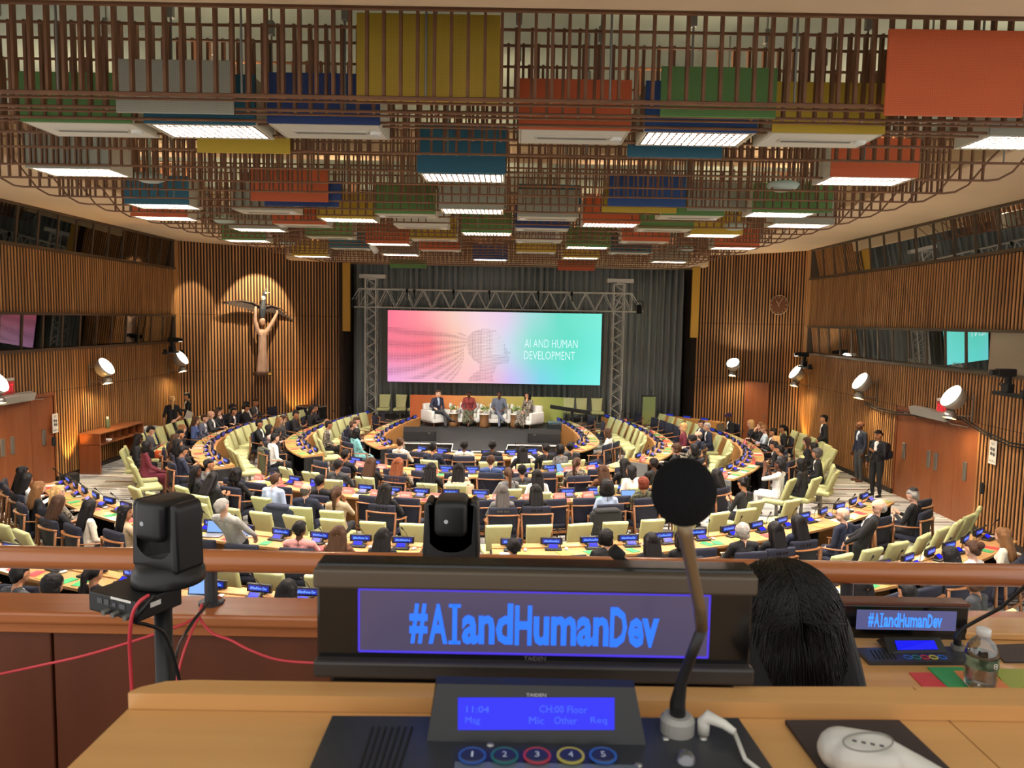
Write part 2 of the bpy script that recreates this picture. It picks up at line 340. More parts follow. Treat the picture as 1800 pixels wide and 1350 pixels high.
# ================================================================ CEILING LATTICE
LX0, LX1, LZB, LZT = -8.3, 6.8, 6.3, 7.05
ROWS = [6.6, 7.03, 7.42, 8.02, 8.73, 9.75, 10.7, 11.5, 12.35, 13.2, 14.05, 14.9, 15.75, 16.6, 17.45, 18.3, 19.15, 20.0, 20.85, 21.7, 22.55, 23.4, 24.25, 25.1, 25.95]
stick_me = MB().box((0, 0, (LZB+LZT)/2+.02), (.026, .055, LZT-LZB+.04)).mesh('batten', lattice_wood)
def rail_path(y, z, x0, x1): return [(x0, y, z+.62), (x0+.12, y, z+.5), (x0+.42, y, z+.12), (x0+.6, y, z+.02), (x0+.75, y, z), (x1-.75, y, z), (x1-.6, y, z+.02), (x1-.42, y, z+.12), (x1-.12, y, z+.5), (x1, y, z+.62)]
for i, y in enumerate(ROWS):
    u = max(0, (y-15)/11); x0, x1 = LX0+.9*u*u, LX1-.5*u*u
    t = thing('ceiling_lattice', '%s hanging row of brown wooden ceiling battens counted from the balcony' % ORD[i], 'ceiling lattice', (0, 0, 0), 0, 'rows of wooden battens under the ceiling')
    MB().tube(rail_path(y, LZB, x0, x1), .02 if i == 0 else .0145, 6).build('bottom_rail', lattice_wood, t)
    MB().tube([(x0+.3, y, LZT), (x1-.3, y, LZT)], .02 if i == 0 else .0145, 6).build('top_rail', lattice_wood, t)
    if i < 3: MB().tube(rail_path(y+.14, LZB+.0, x0, x1), .012, 6).build('bottom_rail', lattice_wood, t)
    xs = []; x = x0+.75+random.uniform(0, .14)
    while x < x1-.75:
        bay = int((x-x0)/1.3)
        if (bay*7+i*5) % 9 != 0 or i == 0: xs.append(x)
        if i > 3 and (bay*5+i*3) % 4 == 0: xs.append(x+.06)
        x += .147
    half = .72*y+.4
    sk = (lambda x: False)
    if i < 5:
        jm = MB()
        for x in xs:
            if abs(x) < half: put('batten', stick_me, t, (x, y+.07, 0))
    else:
        jm = MB()
        for x in xs: jm.box((x, y+.05, (LZB+LZT)/2), (.019, .04, LZT-LZB))
        o = jm.build('battens', lattice_wood, t); o['kind'] = 'stuff'
    if i % 2 == 0 or i < 4:
        x = x0+1+.81*(i % 2)
        while x < x1-.5:
            if abs(x) < half: MB().cyl((x, y+.1, LZB+.02), (x, y+.1, 7.7), .011, n=6).rbox((x, y+.1, LZT+.16), (.06, .06, .14), .008, 1).build('hanger', grey, t)
            x += 1.62
# coloured boxes: front edge of the underside in pixels x0,x1,y ; L = louvred lamp, D = air diffuser
BOX = [(42, 230, 216, 'green', 'D'), (258, 447, 219, 'teal', 'L'), (475, 665, 219, 'navy', 'D'), (912, 1108, 229, 'orange', 'D'), (1133, 1330, 233, 'blue', 'L'), (1357, 1553, 235, 'yellow', 'D'), (1740, 1935, 240, 'grey', 'L'),
 (41, 200, 296, 'grey', 'L'), (735, 890, 306, 'teal', 'L'), (1455, 1617, 312, 'orange', 'L'),
 (218, 335, 359, 'teal', 'L'), (228, 333, 381, 'orange', 'L'), (405, 520, 369, 'grey', 'D'), (557, 660, 384, 'yellow', 'L'), (657, 768, 376, 'green', 'D'), (768, 890, 368, 'grey', 'L'), (477, 577, 394, 'orange', 'D'), (407, 490, 402, 'grey', 'L'), (535, 620, 416, 'green', 'D'), (642, 720, 428, 'orange', 'L'), (720, 803, 420, 'yellow', 'D'), (690, 790, 397, 'white', 'D'), (812, 898, 409, 'green', 'L'), (390, 468, 422, 'green', 'L'), (575, 655, 436, 'teal', 'D'), (513, 577, 450, 'yellow', 'L'), (667, 737, 447, 'grey', 'L'), (740, 806, 439, 'orange', 'D'), (828, 895, 456, 'navy', 'L'),
 (908, 1018, 381, 'grey', 'D'), (1022, 1128, 393, 'orange', 'L'), (1120, 1222, 402, 'green', 'D'), (1213, 1306, 412, 'yellow', 'L'), (1155, 1280, 379, 'green', 'D'), (1320, 1440, 374, 'green', 'L'), (1365, 1462, 394, 'grey', 'L'), (905, 1002, 401, 'navy', 'D'), (995, 1073, 434, 'green', 'L'), (1090, 1180, 424, 'orange', 'D'), (1253, 1337, 435, 'orange', 'L'), (1070, 1148, 444, 'teal', 'D'), (905, 980, 443, 'yellow', 'D'), (988, 1056, 453, 'yellow', 'L'), (1143, 1215, 460, 'grey', 'L'), (905, 990, 423, 'white', 'D')]
lamp_white = mat('lamp_diffuser', (255, 240, 226), emit=E_GRID)
BW, BD, BH = 1.09, .58, .46
louv = MB()
for k in range(15): louv.box((-BW/2+.04+k*(BW-.08)/14, BD/2, .014), (.015, BD-.06, .024))
for k in range(8): louv.box((0, .04+k*(BD-.08)/7, .014), (BW-.06, .015, .024))
louv_me = louv.mesh('louver', mat('louver_dark', (66, 56, 50), .5))
glow_me = MB().box((0, BD/2, .04), (BW-.1, BD-.1, .01)).mesh('lamp_panel', lamp_white)
tray = MB()
for c, d in (((0, .01, .23), (BW, .02, BH)), ((0, BD-.01, .23), (BW, .02, BH)), ((-BW/2+.01, BD/2, .23), (.02, BD-.04, BH)), ((BW/2-.01, BD/2, .23), (.02, BD-.04, BH)), ((0, BD/2, BH-.01), (BW-.04, BD-.04, .02))): tray.box(c, d)
tray_me = tray.mesh('casing', mat('box_side', (196, 188, 166), .7))
diff_me = MB().box((0, BD/2, .01), (BW-.05, BD-.05, .02)).mesh('diffuser_plate', mat('diffuser_white', (228, 222, 204), .55))
slot_me = MB().box((0, BD/2, -.004), (.76, .1, .012)).mesh('diffuser_slot', mat('slot_cream', (200, 194, 178), .5))
slot2_me = MB().box((0, BD/2, -.012), (.7, .035, .01)).mesh('slot_gap', mat('slot_dark', (120, 116, 106), .6))
round_me = MB().lathe([(0, -.03), (.05, -.03), (.06, -.01), (.06, 0)], 14).mesh('detector', white)
up_me = MB().box((0, BD/2, BH+.012), (BW-.3, BD-.3, .012)).mesh('added_uplight_panel', mat('added_upglow', (255, 226, 190), emit=E_UP))  # glowing sheet added on the box tops to brighten ceiling and battens
face_me = {}
ncol = {}
for x0, x1, yb, colr, ty in BOX:
    zb = 6.27; a = G(x0, yb, zb); b = G(x1, yb, zb); xc, yc = (a.x+b.x)/2, (a.y+b.y)/2
    i = ncol.get((colr, ty), 0); ncol[(colr, ty)] = i+1
    depth = 'near the balcony' if yc < 8.6 else 'in the second band of lamps' if yc < 11 else 'deep toward the stage'
    bd_ = lambda q: 0 if q[2] < 250 else 1 if q[2] < 330 else 2
    rank = sorted((q for q in BOX if bd_(q) == bd_((x0, x1, yb))), key=lambda q: q[0]+q[1]+q[2]*.001).index((x0, x1, yb, colr, ty))
    lb = '%s ceiling box with %s, %s from left in the %s' % (colr, 'glowing louvred lamp' if ty == 'L' else 'white air diffuser', (ORD+['thirty-sixth', 'thirty-seventh', 'thirty-eighth'])[rank], ('nearest band', 'second band', 'far bands')[bd_((x0, x1, yb))])
    t = thing('ceiling_box', lb, 'ceiling lamp' if ty == 'L' else 'ceiling vent', (xc, yc, zb), 0, 'coloured boxes hung in the ceiling lattice')
    put('casing', tray_me, t)
    if colr not in face_me: face_me[colr] = MB().box((0, -.012, .24), (BW+.01, .02, BH+.02)).mesh('colour_face', perforated(colr))
    f = put('colour_face', face_me[colr], t); f['label'] = '%s perforated face' % colr
    if ty == 'L': put('added_uplight_panel', up_me, t); put('lamp_panel', glow_me, t); put('louver', louv_me, t)
    else:
        p = put('diffuser_plate', diff_me, t); put('diffuser_slot', slot_me, p); put('slot_gap', slot2_me, p); put('detector', round_me, p, ((-.45 if i % 2 else .45), .29, 0))
# flat coloured panels: pixel rectangle, depth
PAN = [(627, 27, 880, 177, 'yellow', 6.78), (1553, 55, 1808, 203, 'orange', 6.52), (205, 107, 410, 198, 'grey', 6.98), (1160, 120, 1367, 205, 'green', 6.98), 
 (347, 243, 510, 268, 'yellow', 8.64), (1102, 257, 1270, 276, 'teal', 8.4), (733, 222, 890, 303, 'teal', 9.6), (441, 298, 577, 353, 'orange', 12.2), (465, 330, 596, 362, 'navy', 12.8), (1068, 311, 1207, 362, 'blue', 12.0), (1058, 320, 1191, 373, 'yellow', 12.5), (1340, 322, 1465, 372, 'green', 13.2), (657, 322, 768, 362, 'green', 14.4), (768, 333, 892, 365, 'grey', 13.4), (603, 342, 657, 362, 'yellow', 15), (220, 322, 335, 355, 'teal', 14.0), (910, 325, 1022, 361, 'teal', 14.4), (1030, 343, 1056, 362, 'orange', 15), (1207, 322, 1340, 370, 'grey', 12.9), (685, 457, 750, 471, 'green', 26.2), (980, 459, 1046, 475, 'orange', 26.2), (575, 318, 600, 352, 'navy', 12.3), (340, 365, 420, 380, 'grey', 16.4)]
pc = {}
for x0, y0, x1, y1, colr, d in PAN:
    a = D(x0, y1, d); b = D(x1, y0, d); c = (a+b)/2; i = pc.get(colr, 0); pc[colr] = i+1
    o = MB().rbox((0, 0, 0), (abs(b.x-a.x), .025, abs(b.z-a.z)), .006, 1).build('ceiling_panel', perforated(colr), loc=c)
    tag(o, 'flat perforated %s panel among the ceiling battens, %s from left' % (colr, ORD[sorted(PAN, key=lambda q: q[0]+q[2]+q[3]*.001).index((x0, y0, x1, y1, colr, d))]), 'ceiling panel', 'coloured acoustic panels in the lattice')
# small round green-white ceiling loudspeakers
sp_me = MB().lathe([(0, -.09), (.12, -.085), (.2, -.05), (.23, 0), (.2, .03), (.05, .06), (.02, .1), (.02, .7)], 20).mesh('ceiling_speaker', mat('speaker_pale', (170, 186, 176), .5), True)
for k, (px, py, w) in enumerate(((264, 310, 'hanging by the pale grey lamp box'), (1376, 325, 'hanging by the orange lamp box'), (395, 386, 'deep over the bird sculpture side'), (1292, 397, 'deep over the clock wall side'), (505, 426, 'farthest on the sculpture side'), (1206, 437, 'farthest on the clock side'))):
    tag(put('ceiling_speaker', sp_me, None, G(px, py, 6.4)), 'small round pale green ceiling loudspeaker '+w, 'loudspeaker', 'ceiling loudspeakers')
# ================================================================ DESKS, CHAIRS
def ring(r, t):
    s = 1 if t >= 0 else -1; a = abs(t)
    if a <= 90:
        q = math.radians(t); return Vector((CX+r*math.sin(q), CY-r*math.cos(q))), Vector((-math.sin(q), math.cos(q)))
    dy = (a-90)/10; return Vector((CX+s*(r-.033*dy*dy), CY+dy)), Vector((-s, -.066*dy)).normalized()
def face(n): return math.atan2(-n.x, n.y)
def samples(t0, t1, st=2.0):
    n = max(2, int(abs(t1-t0)/st)); return [t0+(t1-t0)*i/n for i in range(n+1)]
def lift(ps, z): return [Vector((p.x, p.y, z)) for p in ps]
DW = .62
end_grey = mat('desk_end_grey', (112, 114, 112), .6)
def desk(label, r, t0, t1, caps):
    o = thing('curved_desk', label, 'desk', (0, 0, 0), 0, 'concentric curved desks of the hall')
    ts = samples(t0, t1); I = [ring(r, t)[0] for t in ts]; O = [ring(r+DW, t)[0] for t in ts]
    I2 = [ring(r+.035, t)[0] for t in ts]; I3 = [ring(r+.17, t)[0] for t in ts]; O2 = [ring(r+DW-.2, t)[0] for t in ts]; O3 = [ring(r+DW-.24, t)[0] for t in ts]
    MB().strip(lift(I2, .705), lift(O, .71), lift(O, .75), lift(I2, .75)).build('tabletop', desk_wood, o)
    MB().strip(lift(I, .02), lift(I2, .02), lift(I2, .785), lift(I, .785)).build('fascia', fascia_wood, o)
    MB().strip(lift(I2, .75), lift(I3, .75), lift(I3, .772), lift(I2, .785)).build('ledge', desk_wood, o)
    MB().strip(lift(O3, .0), lift(O2, .0), lift(O2, .12), lift(O3, .12)).build('foot_rail', blackm, o)
    for k, t in enumerate((t0, t1)):
        a, n = ring(r+.04, t); b, _ = ring(r+DW-.06, t); c = (a+b)/2; ang = math.atan2((b-a).y, (b-a).x)
        MB().rbox((0, 0, .36), ((b-a).length, .05, .70), .02, 2).build('end_panel', end_grey if caps[k] else blackm, o, loc=(c.x, c.y, 0), rz=ang)
    n = max(1, int((r*math.radians(abs(t1-t0)))/1.4))
    for k in range(1, n):
        t = t0+(t1-t0)*k/n; a, _ = ring(r+.05, t); b, _ = ring(r+DW-.12, t); c = (a+b)/2
        MB().box((0, 0, .35), ((b-a).length, .035, .70)).build('support_panel', blackm, o, loc=(c.x, c.y, 0), rz=math.atan2((b-a).y, (b-a).x))
    return o
RR = [3.0, 5.25, 7.7, 11.1, 13.5]
# name, radius, angle range, locator phrase used in the labels of what stands on the desk
DESKS = [('r1', 0, -35, 34, 'front row desk'), ('r2', 1, -37, 37, 'second row desk'), ('r3', 2, -36, 36, 'third row desk'),
 ('r4a', 3, -23.4, -2.4, 'fourth row desk, left part'), ('r4b', 3, 3.3, 50, 'fourth row desk, right part'), ('r4l', 3, -51, -29, 'short desk by left doors'),
 ('r5a', 4, -36, -3, 'railing row desk, left part'), ('r5b', 4, 3.3, 43.5, 'railing row desk, right part'),
 ('l1', 0, -131, -51, 'inner left wing desk'), ('l2', 1, -141, -51, 'middle left wing desk'), ('l3', 2, -142, -48.8, 'outer left wing desk'),
 ('w1', 0, 53, 131, 'inner right wing desk'), ('w2', 1, 50.7, 143, 'middle right wing desk'), ('w3', 2, 48, 112, 'outer right wing desk')]
for c, ri, a, b, lb in DESKS:
    desk('pale oak '+lb+' with curved front panel', RR[ri], a, b, (c[0] in 'l', c[0] in 'w') if c[0] == 'l' else (c[0] == 'w', False))
def seats(r, t0, t1, pitch=.62, pad=.32):
    """evenly spaced (t) along a desk by arc length, left to right"""
    f = samples(t0, t1, .5); L = [0]
    for a, b in zip(f[:-1], f[1:]): L.append(L[-1]+(ring(r, b)[0]-ring(r, a)[0]).length)
    n = max(1, int((L[-1]-2*pad)/pitch)+1); st = (L[-1]-2*pad)/max(1, n-1); out = []
    for k in range(n): out.append(float(np.interp(pad+k*st, L, f)))
    return out
# --- navy chair with wooden frame
def bend(k): return lambda p: (p.x, p.y+k*p.x*p.x, p.z)
NAVY = {}
m = MB(); m.rbox((0, .0, .44), (.54, .5, .1), .04, 2); NAVY['seat'] = (m.mesh('seat', navy, True),)
m = MB(); m.rbox((0, -.25, .73), (.54, .075, .5), .035, 2, R=Matrix.Rotation(.1, 3, 'X'), shape=bend(.9)); NAVY['backrest'] = (m.mesh('backrest', navy, True),)
m = MB(); m.tube([(x, -.315+.9*x*x, .845-.12*x*x) for x in np.linspace(-.3, .3, 9)], .032, 8, flat=.45); rail = m.mesh('back_rail', chair_wood, True)
legs = []
for s in (-1, 1):
    legs.append(MB().tube([(s*.27, -.33, 0), (s*.275, -.27, .42), (s*.29, -.245, .82)], [.018, .024, .02], 8).mesh('leg', chair_wood, True))
    legs.append(MB().tube([(s*.27, .24, 0), (s*.285, .22, .4), (s*.29, .21, .64)], [.016, .022, .018], 8).mesh('leg', chair_wood, True))
arms = [MB().tube([(s*.29, -.25, .72), (s*.315, -.05, .685), (s*.31, .12, .665), (s*.28, .26, .65)], [.02, .03, .032, .02], 8, flat=.5).mesh('armrest', chair_wood, True) for s in (-1, 1)]
stretch = MB().box((0, .22, .37), (.54, .022, .05)).box((0, -.28, .34), (.54, .022, .05)).mesh('stretcher', chair_wood)
def navy_chair(p, rz, label, group='navy chairs with wooden arms'):
    t = thing('armchair', label, 'chair', (p[0], p[1], 0), rz, group)
    put('seat', NAVY['seat'][0], t); put('backrest', NAVY['backrest'][0], t); put('back_rail', rail, t); put('stretcher', stretch, t)
    for q in legs: put('leg', q, t)
    for q in arms: put('armrest', q, t)
    return t
# --- lime green adviser chair on a pedestal
def gback(p):
    h = (p.z+.26)/.52; return (p.x*(.82+.2*h), p.y+.28*p.x*p.x*h+.035*math.cos(h*3), p.z+(.05*(abs(p.x)/.24)**2 if h > .8 else 0))
g_back = MB().rbox((0, -.25, .68), (.46, .085, .52), .035, 3, R=Matrix.Rotation(.22, 3, 'X'), shape=gback).mesh('backrest', limeg, True)
g_seat = MB().rbox((0, .0, .42), (.5, .5, .12), .05, 3, shape=lambda p: (p.x*(1.02 if p.y > 0 else .94), p.y, p.z-.25*max(0, p.y-.12)**2)).mesh('seat', limeg, True)
g_ped = MB().cyl((0, 0, .02), (0, 0, .37), .04, .034, 12).mesh('pedestal', steel, True)
g_base = MB().lathe([(0, 0), (.19, 0), (.19, .012), (.06, .03), (0, .03)], 20).mesh('base', steel)
def green_chair(p, rz, label, z=0, group='lime green adviser chairs'):
    t = thing('adviser_chair', label, 'chair', (p[0], p[1], z), rz, group)
    put('seat', g_seat, t); put('backrest', g_back, t); put('pedestal', g_ped, t); put('base', g_base, t); return t
# ================================================================ PEOPLE
def capsule(mb, p0, r0, p1, r1, n=10):
    p0 = Vector(p0); p1 = Vector(p1); d = p1-p0; l = d.length
    if l < 1e-4: d = Vector((0, 0, 1)); p1 = p0+d*1e-3; l = 1e-3
    t = d.normalized(); up = Vector((0, 0, 1)) if abs(t.z) < .9 else Vector((1, 0, 0)); a = (up-t*up.dot(t)).normalized(); b = t.cross(a)
    rows = [(p0-t*r0*math.cos(q), r0*math.sin(q)) for q in (.25, .7, 1.15, PI/2)]+[(p1+t*r1*math.cos(q), r1*math.sin(q)) for q in (PI/2, 1.15, .7, .25)]
    vs = [p0-t*r0]; 
    for c, r in rows:
        for j in range(n): vs.append(c+(a*math.cos(2*PI*j/n)+b*math.sin(2*PI*j/n))*r)
    vs.append(p1+t*r1); k = len(rows); fs = [(0, 1+(j+1) % n, 1+j) for j in range(n)]
    fs += [(1+i*n+j, 1+i*n+(j+1) % n, 1+(i+1)*n+(j+1) % n, 1+(i+1)*n+j) for i in range(k-1) for j in range(n)]
    fs += [(1+(k-1)*n+j, 1+(k-1)*n+(j+1) % n, len(vs)-1) for j in range(n)]
    mb.add(vs, fs)
def skin_mesh(name, caps, voxel, mats, smooth_it=2, noise=0., seed=0):
    """one continuous surface grown round a jointed skeleton of tapered limbs"""
    mb = MB()
    for c in caps: capsule(mb, c[0], c[1], c[2], c[3])
    me = mb.mesh(name+'_raw', mats); o = bpy.data.objects.new(name, me); COL.objects.link(o)
    r = o.modifiers.new('r', 'REMESH'); r.mode = 'VOXEL'; r.voxel_size = voxel
    s = o.modifiers.new('s', 'SMOOTH'); s.factor = .5; s.iterations = smooth_it
    dg = bpy.context.evaluated_depsgraph_get(); out = bpy.data.meshes.new_from_object(o.evaluated_get(dg))
    bpy.data.objects.remove(o); bpy.data.meshes.remove(me); out.name = name
    n = len(out.vertices); co = np.empty(n*3); out.vertices.foreach_get('co', co); co = co.reshape(-1, 3)
    if noise:
        rng = np.random.RandomState(seed); off = np.zeros(n)
        for k in range(10):
            w = rng.normal(size=3)*rng.uniform(25, 70); w[2] *= .35 if seed != 5 else 1; off += np.sin(co@w+rng.uniform(0, 6))
        nr = np.empty(n*3); out.vertices.foreach_get('normal', nr); co = co+nr.reshape(-1, 3)*(off/10*noise)[:, None]; out.vertices.foreach_set('co', co.ravel())
    m = len(out.polygons); ce = np.empty(m*3); out.polygons.foreach_get('center', ce); ce = ce.reshape(-1, 3)
    best = np.full(m, 1e9); lab = np.zeros(m, int)
    for c in caps:
        p0 = np.array(c[0], float); d = np.array(c[2], float)-p0; l2 = max(1e-9, d@d); t = np.clip((ce-p0)@d/l2, 0, 1)
        dist = np.linalg.norm(ce-p0-t[:, None]*d, axis=1)-(c[1]+(c[3]-c[1])*t)-(c[5] if len(c) > 5 else 0)
        k = dist < best; best[k] = dist[k]; lab[k] = c[4]
    out.materials.clear()
    for q in mats: out.materials.append(q)
    out.polygons.foreach_set('material_index', lab.astype(np.int32)); out.polygons.foreach_set('use_smooth', [True]*m); out.update(); return out
SKIN, TOP, BOT, SHOE, SHIRT, DARK, LIPS = range(7)
def hand(w, d, up, s, curl=.5, lab=SKIN):
    """palm, four unequal bent fingers and a thumb leaving the side of the palm; w wrist, d finger direction, up back of hand, s thumb side"""
    d = Vector(d).normalized(); up = Vector(up); up = (up-d*up.dot(d)).normalized(); x = d.cross(up)*s; w = Vector(w); out = []
    for k in (-1, 1): out.append((w+x*.018*k, .019, w+d*.075+x*.024*k, .017, lab))
    for k, ln in enumerate((.9, 1.0, .95, .75)):
        b = w+d*.08+x*(.033-.022*k); m1 = b+(d-up*curl*.6)*.036*ln; e = m1+(d*(1-curl*.6)-up*curl).normalized()*.036*ln
        out += [(b, .0105, m1, .0095, lab), (m1, .0095, e, .008, lab)]
    tb = w+d*.025+x*.03; t1 = tb+(d*.7+x*.7).normalized()*.035; out += [(tb, .014, t1, .011, lab), (t1, .011, t1+(d-up*curl*.4).normalized()*.03, .009, lab)]
    return out
def headparts(H):
    f = lambda *p: H @ Vector(p)
    c = [(f(0, -.025, .03), .088, f(0, .018, .032), .09, SKIN), (f(0, .03, -.015), .072, f(0, .048, -.075), .043, SKIN), (f(-.03, .05, -.04), .045, f(.03, .05, -.04), .045, SKIN),
         (f(0, .103, .015), .010, f(0, .115, -.016), .015, SKIN)]
    for s in (-1, 1):
        c += [(f(s*.09, -.005, .018), .016, f(s*.088, -.005, -.022), .012, SKIN), (f(s*.033, .096, .022), .010, f(s*.038, .095, .022), .010, DARK, .004), (f(s*.022, .104, .048), .004, f(s*.05, .096, .048), .004, DARK, .003)]
    c.append((f(-.02, .094, -.052), .007, f(.02, .094, -.052), .007, LIPS, .006)); return c
def limb(a, b, c, r, lab): return [(a, r[0], b, r[1], lab), (b, r[1], c, r[2], lab)]
def figure(fem=0, pose='desk', turn=0., nod=0., lean=0.05, sleeves=TOP, skirt=False, legs='sit', suit=False):
    """seated or standing figure facing +Y, origin on the floor under the pelvis; returns capsules, head matrix"""
    stand = legs == 'stand'; hz = .92 if stand else .53; sw = .165 if fem else .195; hw = .105 if fem else .095; k = .92 if fem else 1.0
    R = Matrix.Rotation(-lean, 4, 'X'); T = Matrix.Translation((0, 0, hz)) @ R
    def u(x, y, z): return T @ Vector((x, y, z))
    C = []
    for s in (-1, 1):
        C += [(u(s*hw*.6, -.01, .02), .115, u(s*.055, 0, .18), .10*k, TOP), (u(s*.055, 0, .18), .10*k, u(s*.075, .012, .40), .105*k, TOP), (u(s*.075, .012, .40), .105*k, u(s*.11, 0, .47), .075*k, TOP), (u(s*.03, 0, .50), .065, u(s*sw, -.005, .475), .062*k, TOP)]
        if fem: C.append((u(s*.065, .07, .37), .06, u(s*.06, .085, .36), .055, TOP))
    C += [(u(0, -.005, .5), .056, u(0, .018, .61), .052, SKIN)]
    if suit: C += [(u(0, .10, .30), .03, u(0, .06, .49), .045, SHIRT, .012)]
    else: C += [(u(0, .05, .53), .03, u(0, .045, .52), .03, SKIN, .006)]
    H = Matrix.Translation(u(0, .03, .69)) @ Matrix.Rotation(turn, 4, 'Z') @ Matrix.Rotation(-nod, 4, 'X'); C += headparts(H)
    for s in (-1, 1):
        sh = u(s*sw, 0, .465); ps = pose if isinstance(pose, str) else pose[0 if s < 0 else 1]
        if ps == 'desk': el, wr, hd, hu = u(s*.27, .12, .22), u(s*.13, .36, .26), (-s*.35, 1, -.05), (0, 0, 1)
        elif ps == 'lap': el, wr, hd, hu = u(s*.26, .03, .2), u(s*.1, .24, .11), (-s*.8, .6, -.1), (0, .3, 1)
        elif ps == 'knee': el, wr, hd, hu = u(s*.25, .1, .2), u(s*.14, .34, .08), (-s*.2, 1, -.4), (0, .3, 1)
        elif ps == 'chin': el, wr, hd, hu = u(s*.2, .22, .24), u(s*.07, .17, .5), (-s*.3, -.3, 1), (0, 1, .2)
        elif ps == 'phone': el, wr, hd, hu = u(s*.25, .1, .2), u(s*.09, .3, .3), (-s*.3, .8, .5), (s*.3, .5, -.8)
        elif ps == 'down': el, wr, hd, hu = u(s*.25, -.02, .18), u(s*.25, .06, -.07), (0, .2, -1), (s, 0, 0)
        elif ps == 'clasp': el, wr, hd, hu = u(s*.25, .0, .18), u(s*.06, .17, .03), (-s*.6, .4, -.6), (0, 1, .2)
        elif ps == 'behind': el, wr, hd, hu = u(s*.26, -.1, .2), u(s*.08, -.17, .06), (-s*.8, -.2, -.4), (0, -1, 0)
        elif ps == 'raise': el, wr, hd, hu = u(s*.24, .26, .36), u(s*.08, .33, .6), (-s*.3, .2, 1), (s*.4, -1, 0)
        elif ps == 'reach': el, wr, hd, hu = u(s*.25, .07, .17), u(s*.17, .2, -.06), (-s*.2, .4, -.9), (0, .9, .3)
        elif ps == 'arm': el, wr, hd, hu = u(s*.34, .08, .26), u(s*.32, .33, .24), (0, 1, -.2), (0, 0, 1)
        C += [(sh, .062*k, el, .047*k, TOP)]
        mid = el.lerp(wr, .9 if sleeves == TOP else .1)
        C += [(el, .047*k, mid, .036*k, TOP), (mid, .034*k, wr, .027, SKIN)]
        C += hand(wr, hd, hu, -s if ps not in ('behind',) else s)
    for s in (-1, 1):
        if stand:
            hp = Vector((s*.09, 0, .9)); kn = Vector((s*.1, .03, .5)); an = Vector((s*.105, -.02, .09)); toe = Vector((s*.12, .13, .035))
        elif legs == 'cross':
            hp = Vector((s*.09, 0, .52)); kn = Vector((s*.05, .46, .60 if s > 0 else .5)); an = Vector((-.2, .62, .3)) if s > 0 else Vector((-.02, .55, .09)); toe = an+(Vector((-.09, .13, -.05)) if s > 0 else Vector((0, .14, -.055)))
        else:
            hp = Vector((s*.09, 0, .52)); kn = Vector((s*(.08 if fem else .12), .43, .53)); an = Vector((s*.1, .42, .09)); toe = Vector((s*.11, .56, .035))
        lc = BOT
        C += [(hp, .1, kn, .07, lc)]; low = kn.lerp(an, .9) if not skirt else kn.lerp(an, .45)
        C += [(kn, .066, low, .052, lc), (low, .045, an, .036, BOT if not skirt else SKIN), (an, .036, an+Vector((0, .0, -.03)), .036, SHOE), (an+Vector((0, -.03, -.05)), .036, toe, .033, SHOE)]
    if skirt and not stand:
        C += [(Vector((-.08, .1, .5)), .11, Vector((-.1, .45, .48)), .1, BOT), (Vector((.08, .1, .5)), .11, Vector((.1, .45, .48)), .1, BOT), (Vector((-.1, .47, .46)), .09, Vector((-.12, .5, .22)), .1, BOT), (Vector((.1, .47, .46)), .09, Vector((.12, .5, .22)), .1, BOT), (Vector((0, .3, .48)), .12, Vector((0, .5, .3)), .11, BOT)]
    return C, H
dummy = [mat('m_skin', (198, 150, 122)), mat('m_top', (30, 30, 34)), mat('m_bot', (26, 26, 30)), mat('m_shoe', (20, 18, 18)), mat('m_shirt', (220, 220, 220)), mat('m_eye', (24, 16, 14)), mat('m_lip', (140, 70, 64))]
BODY = {}
def body(key, voxel=.0135, **kw):
    if key not in BODY: C, H = figure(**kw); BODY[key] = (skin_mesh('body', C, voxel, dummy), H)
    return BODY[key]
VAR = {'dm': dict(pose='desk', suit=True, lean=-.12, nod=.15), 'df': dict(fem=1, pose='desk', lean=-.1, nod=.2), 'lm': dict(pose='lap', suit=True, lean=.1, nod=.1), 'lf': dict(fem=1, pose='lap', lean=.06, nod=.15),
 'cm': dict(pose=('chin', 'desk'), suit=True, lean=-.15), 'cf': dict(fem=1, pose=('desk', 'chin'), lean=-.15), 'pm': dict(pose='phone', lean=.02, nod=.4), 'pf': dict(fem=1, pose='phone', lean=.02, nod=.45),
 'tl': dict(fem=1, pose='lap', turn=.8, lean=.05), 'tr': dict(fem=1, pose='desk', turn=-.8, lean=-.05), 'ml': dict(pose='lap', turn=.7, suit=True), 'mr': dict(pose='desk', turn=-.7, suit=True), 'kf': dict(fem=1, pose='knee', skirt=True, nod=.2),
 'bare': dict(fem=1, pose='desk', lean=-.1, nod=.2, sleeves=SKIN), 'tee': dict(pose='lap', lean=.05, sleeves=SKIN),
 'sm': dict(legs='stand', pose='clasp', suit=True, lean=0), 'sd': dict(legs='stand', pose='down', suit=True, lean=0), 'sb': dict(legs='stand', pose=('down', 'behind'), lean=-.12, sleeves=SKIN, fem=1), 'sr': dict(legs='stand', pose='reach', suit=True, lean=-.55, nod=.25), 'sp': dict(legs='stand', pose=('phone', 'down'), suit=True, lean=0, nod=.1), 'sl': dict(legs='stand', pose='reach', suit=True, lean=-.4, turn=.5, nod=.3),
 'ph': dict(pose='raise', lean=-.08, sleeves=SKIN)}
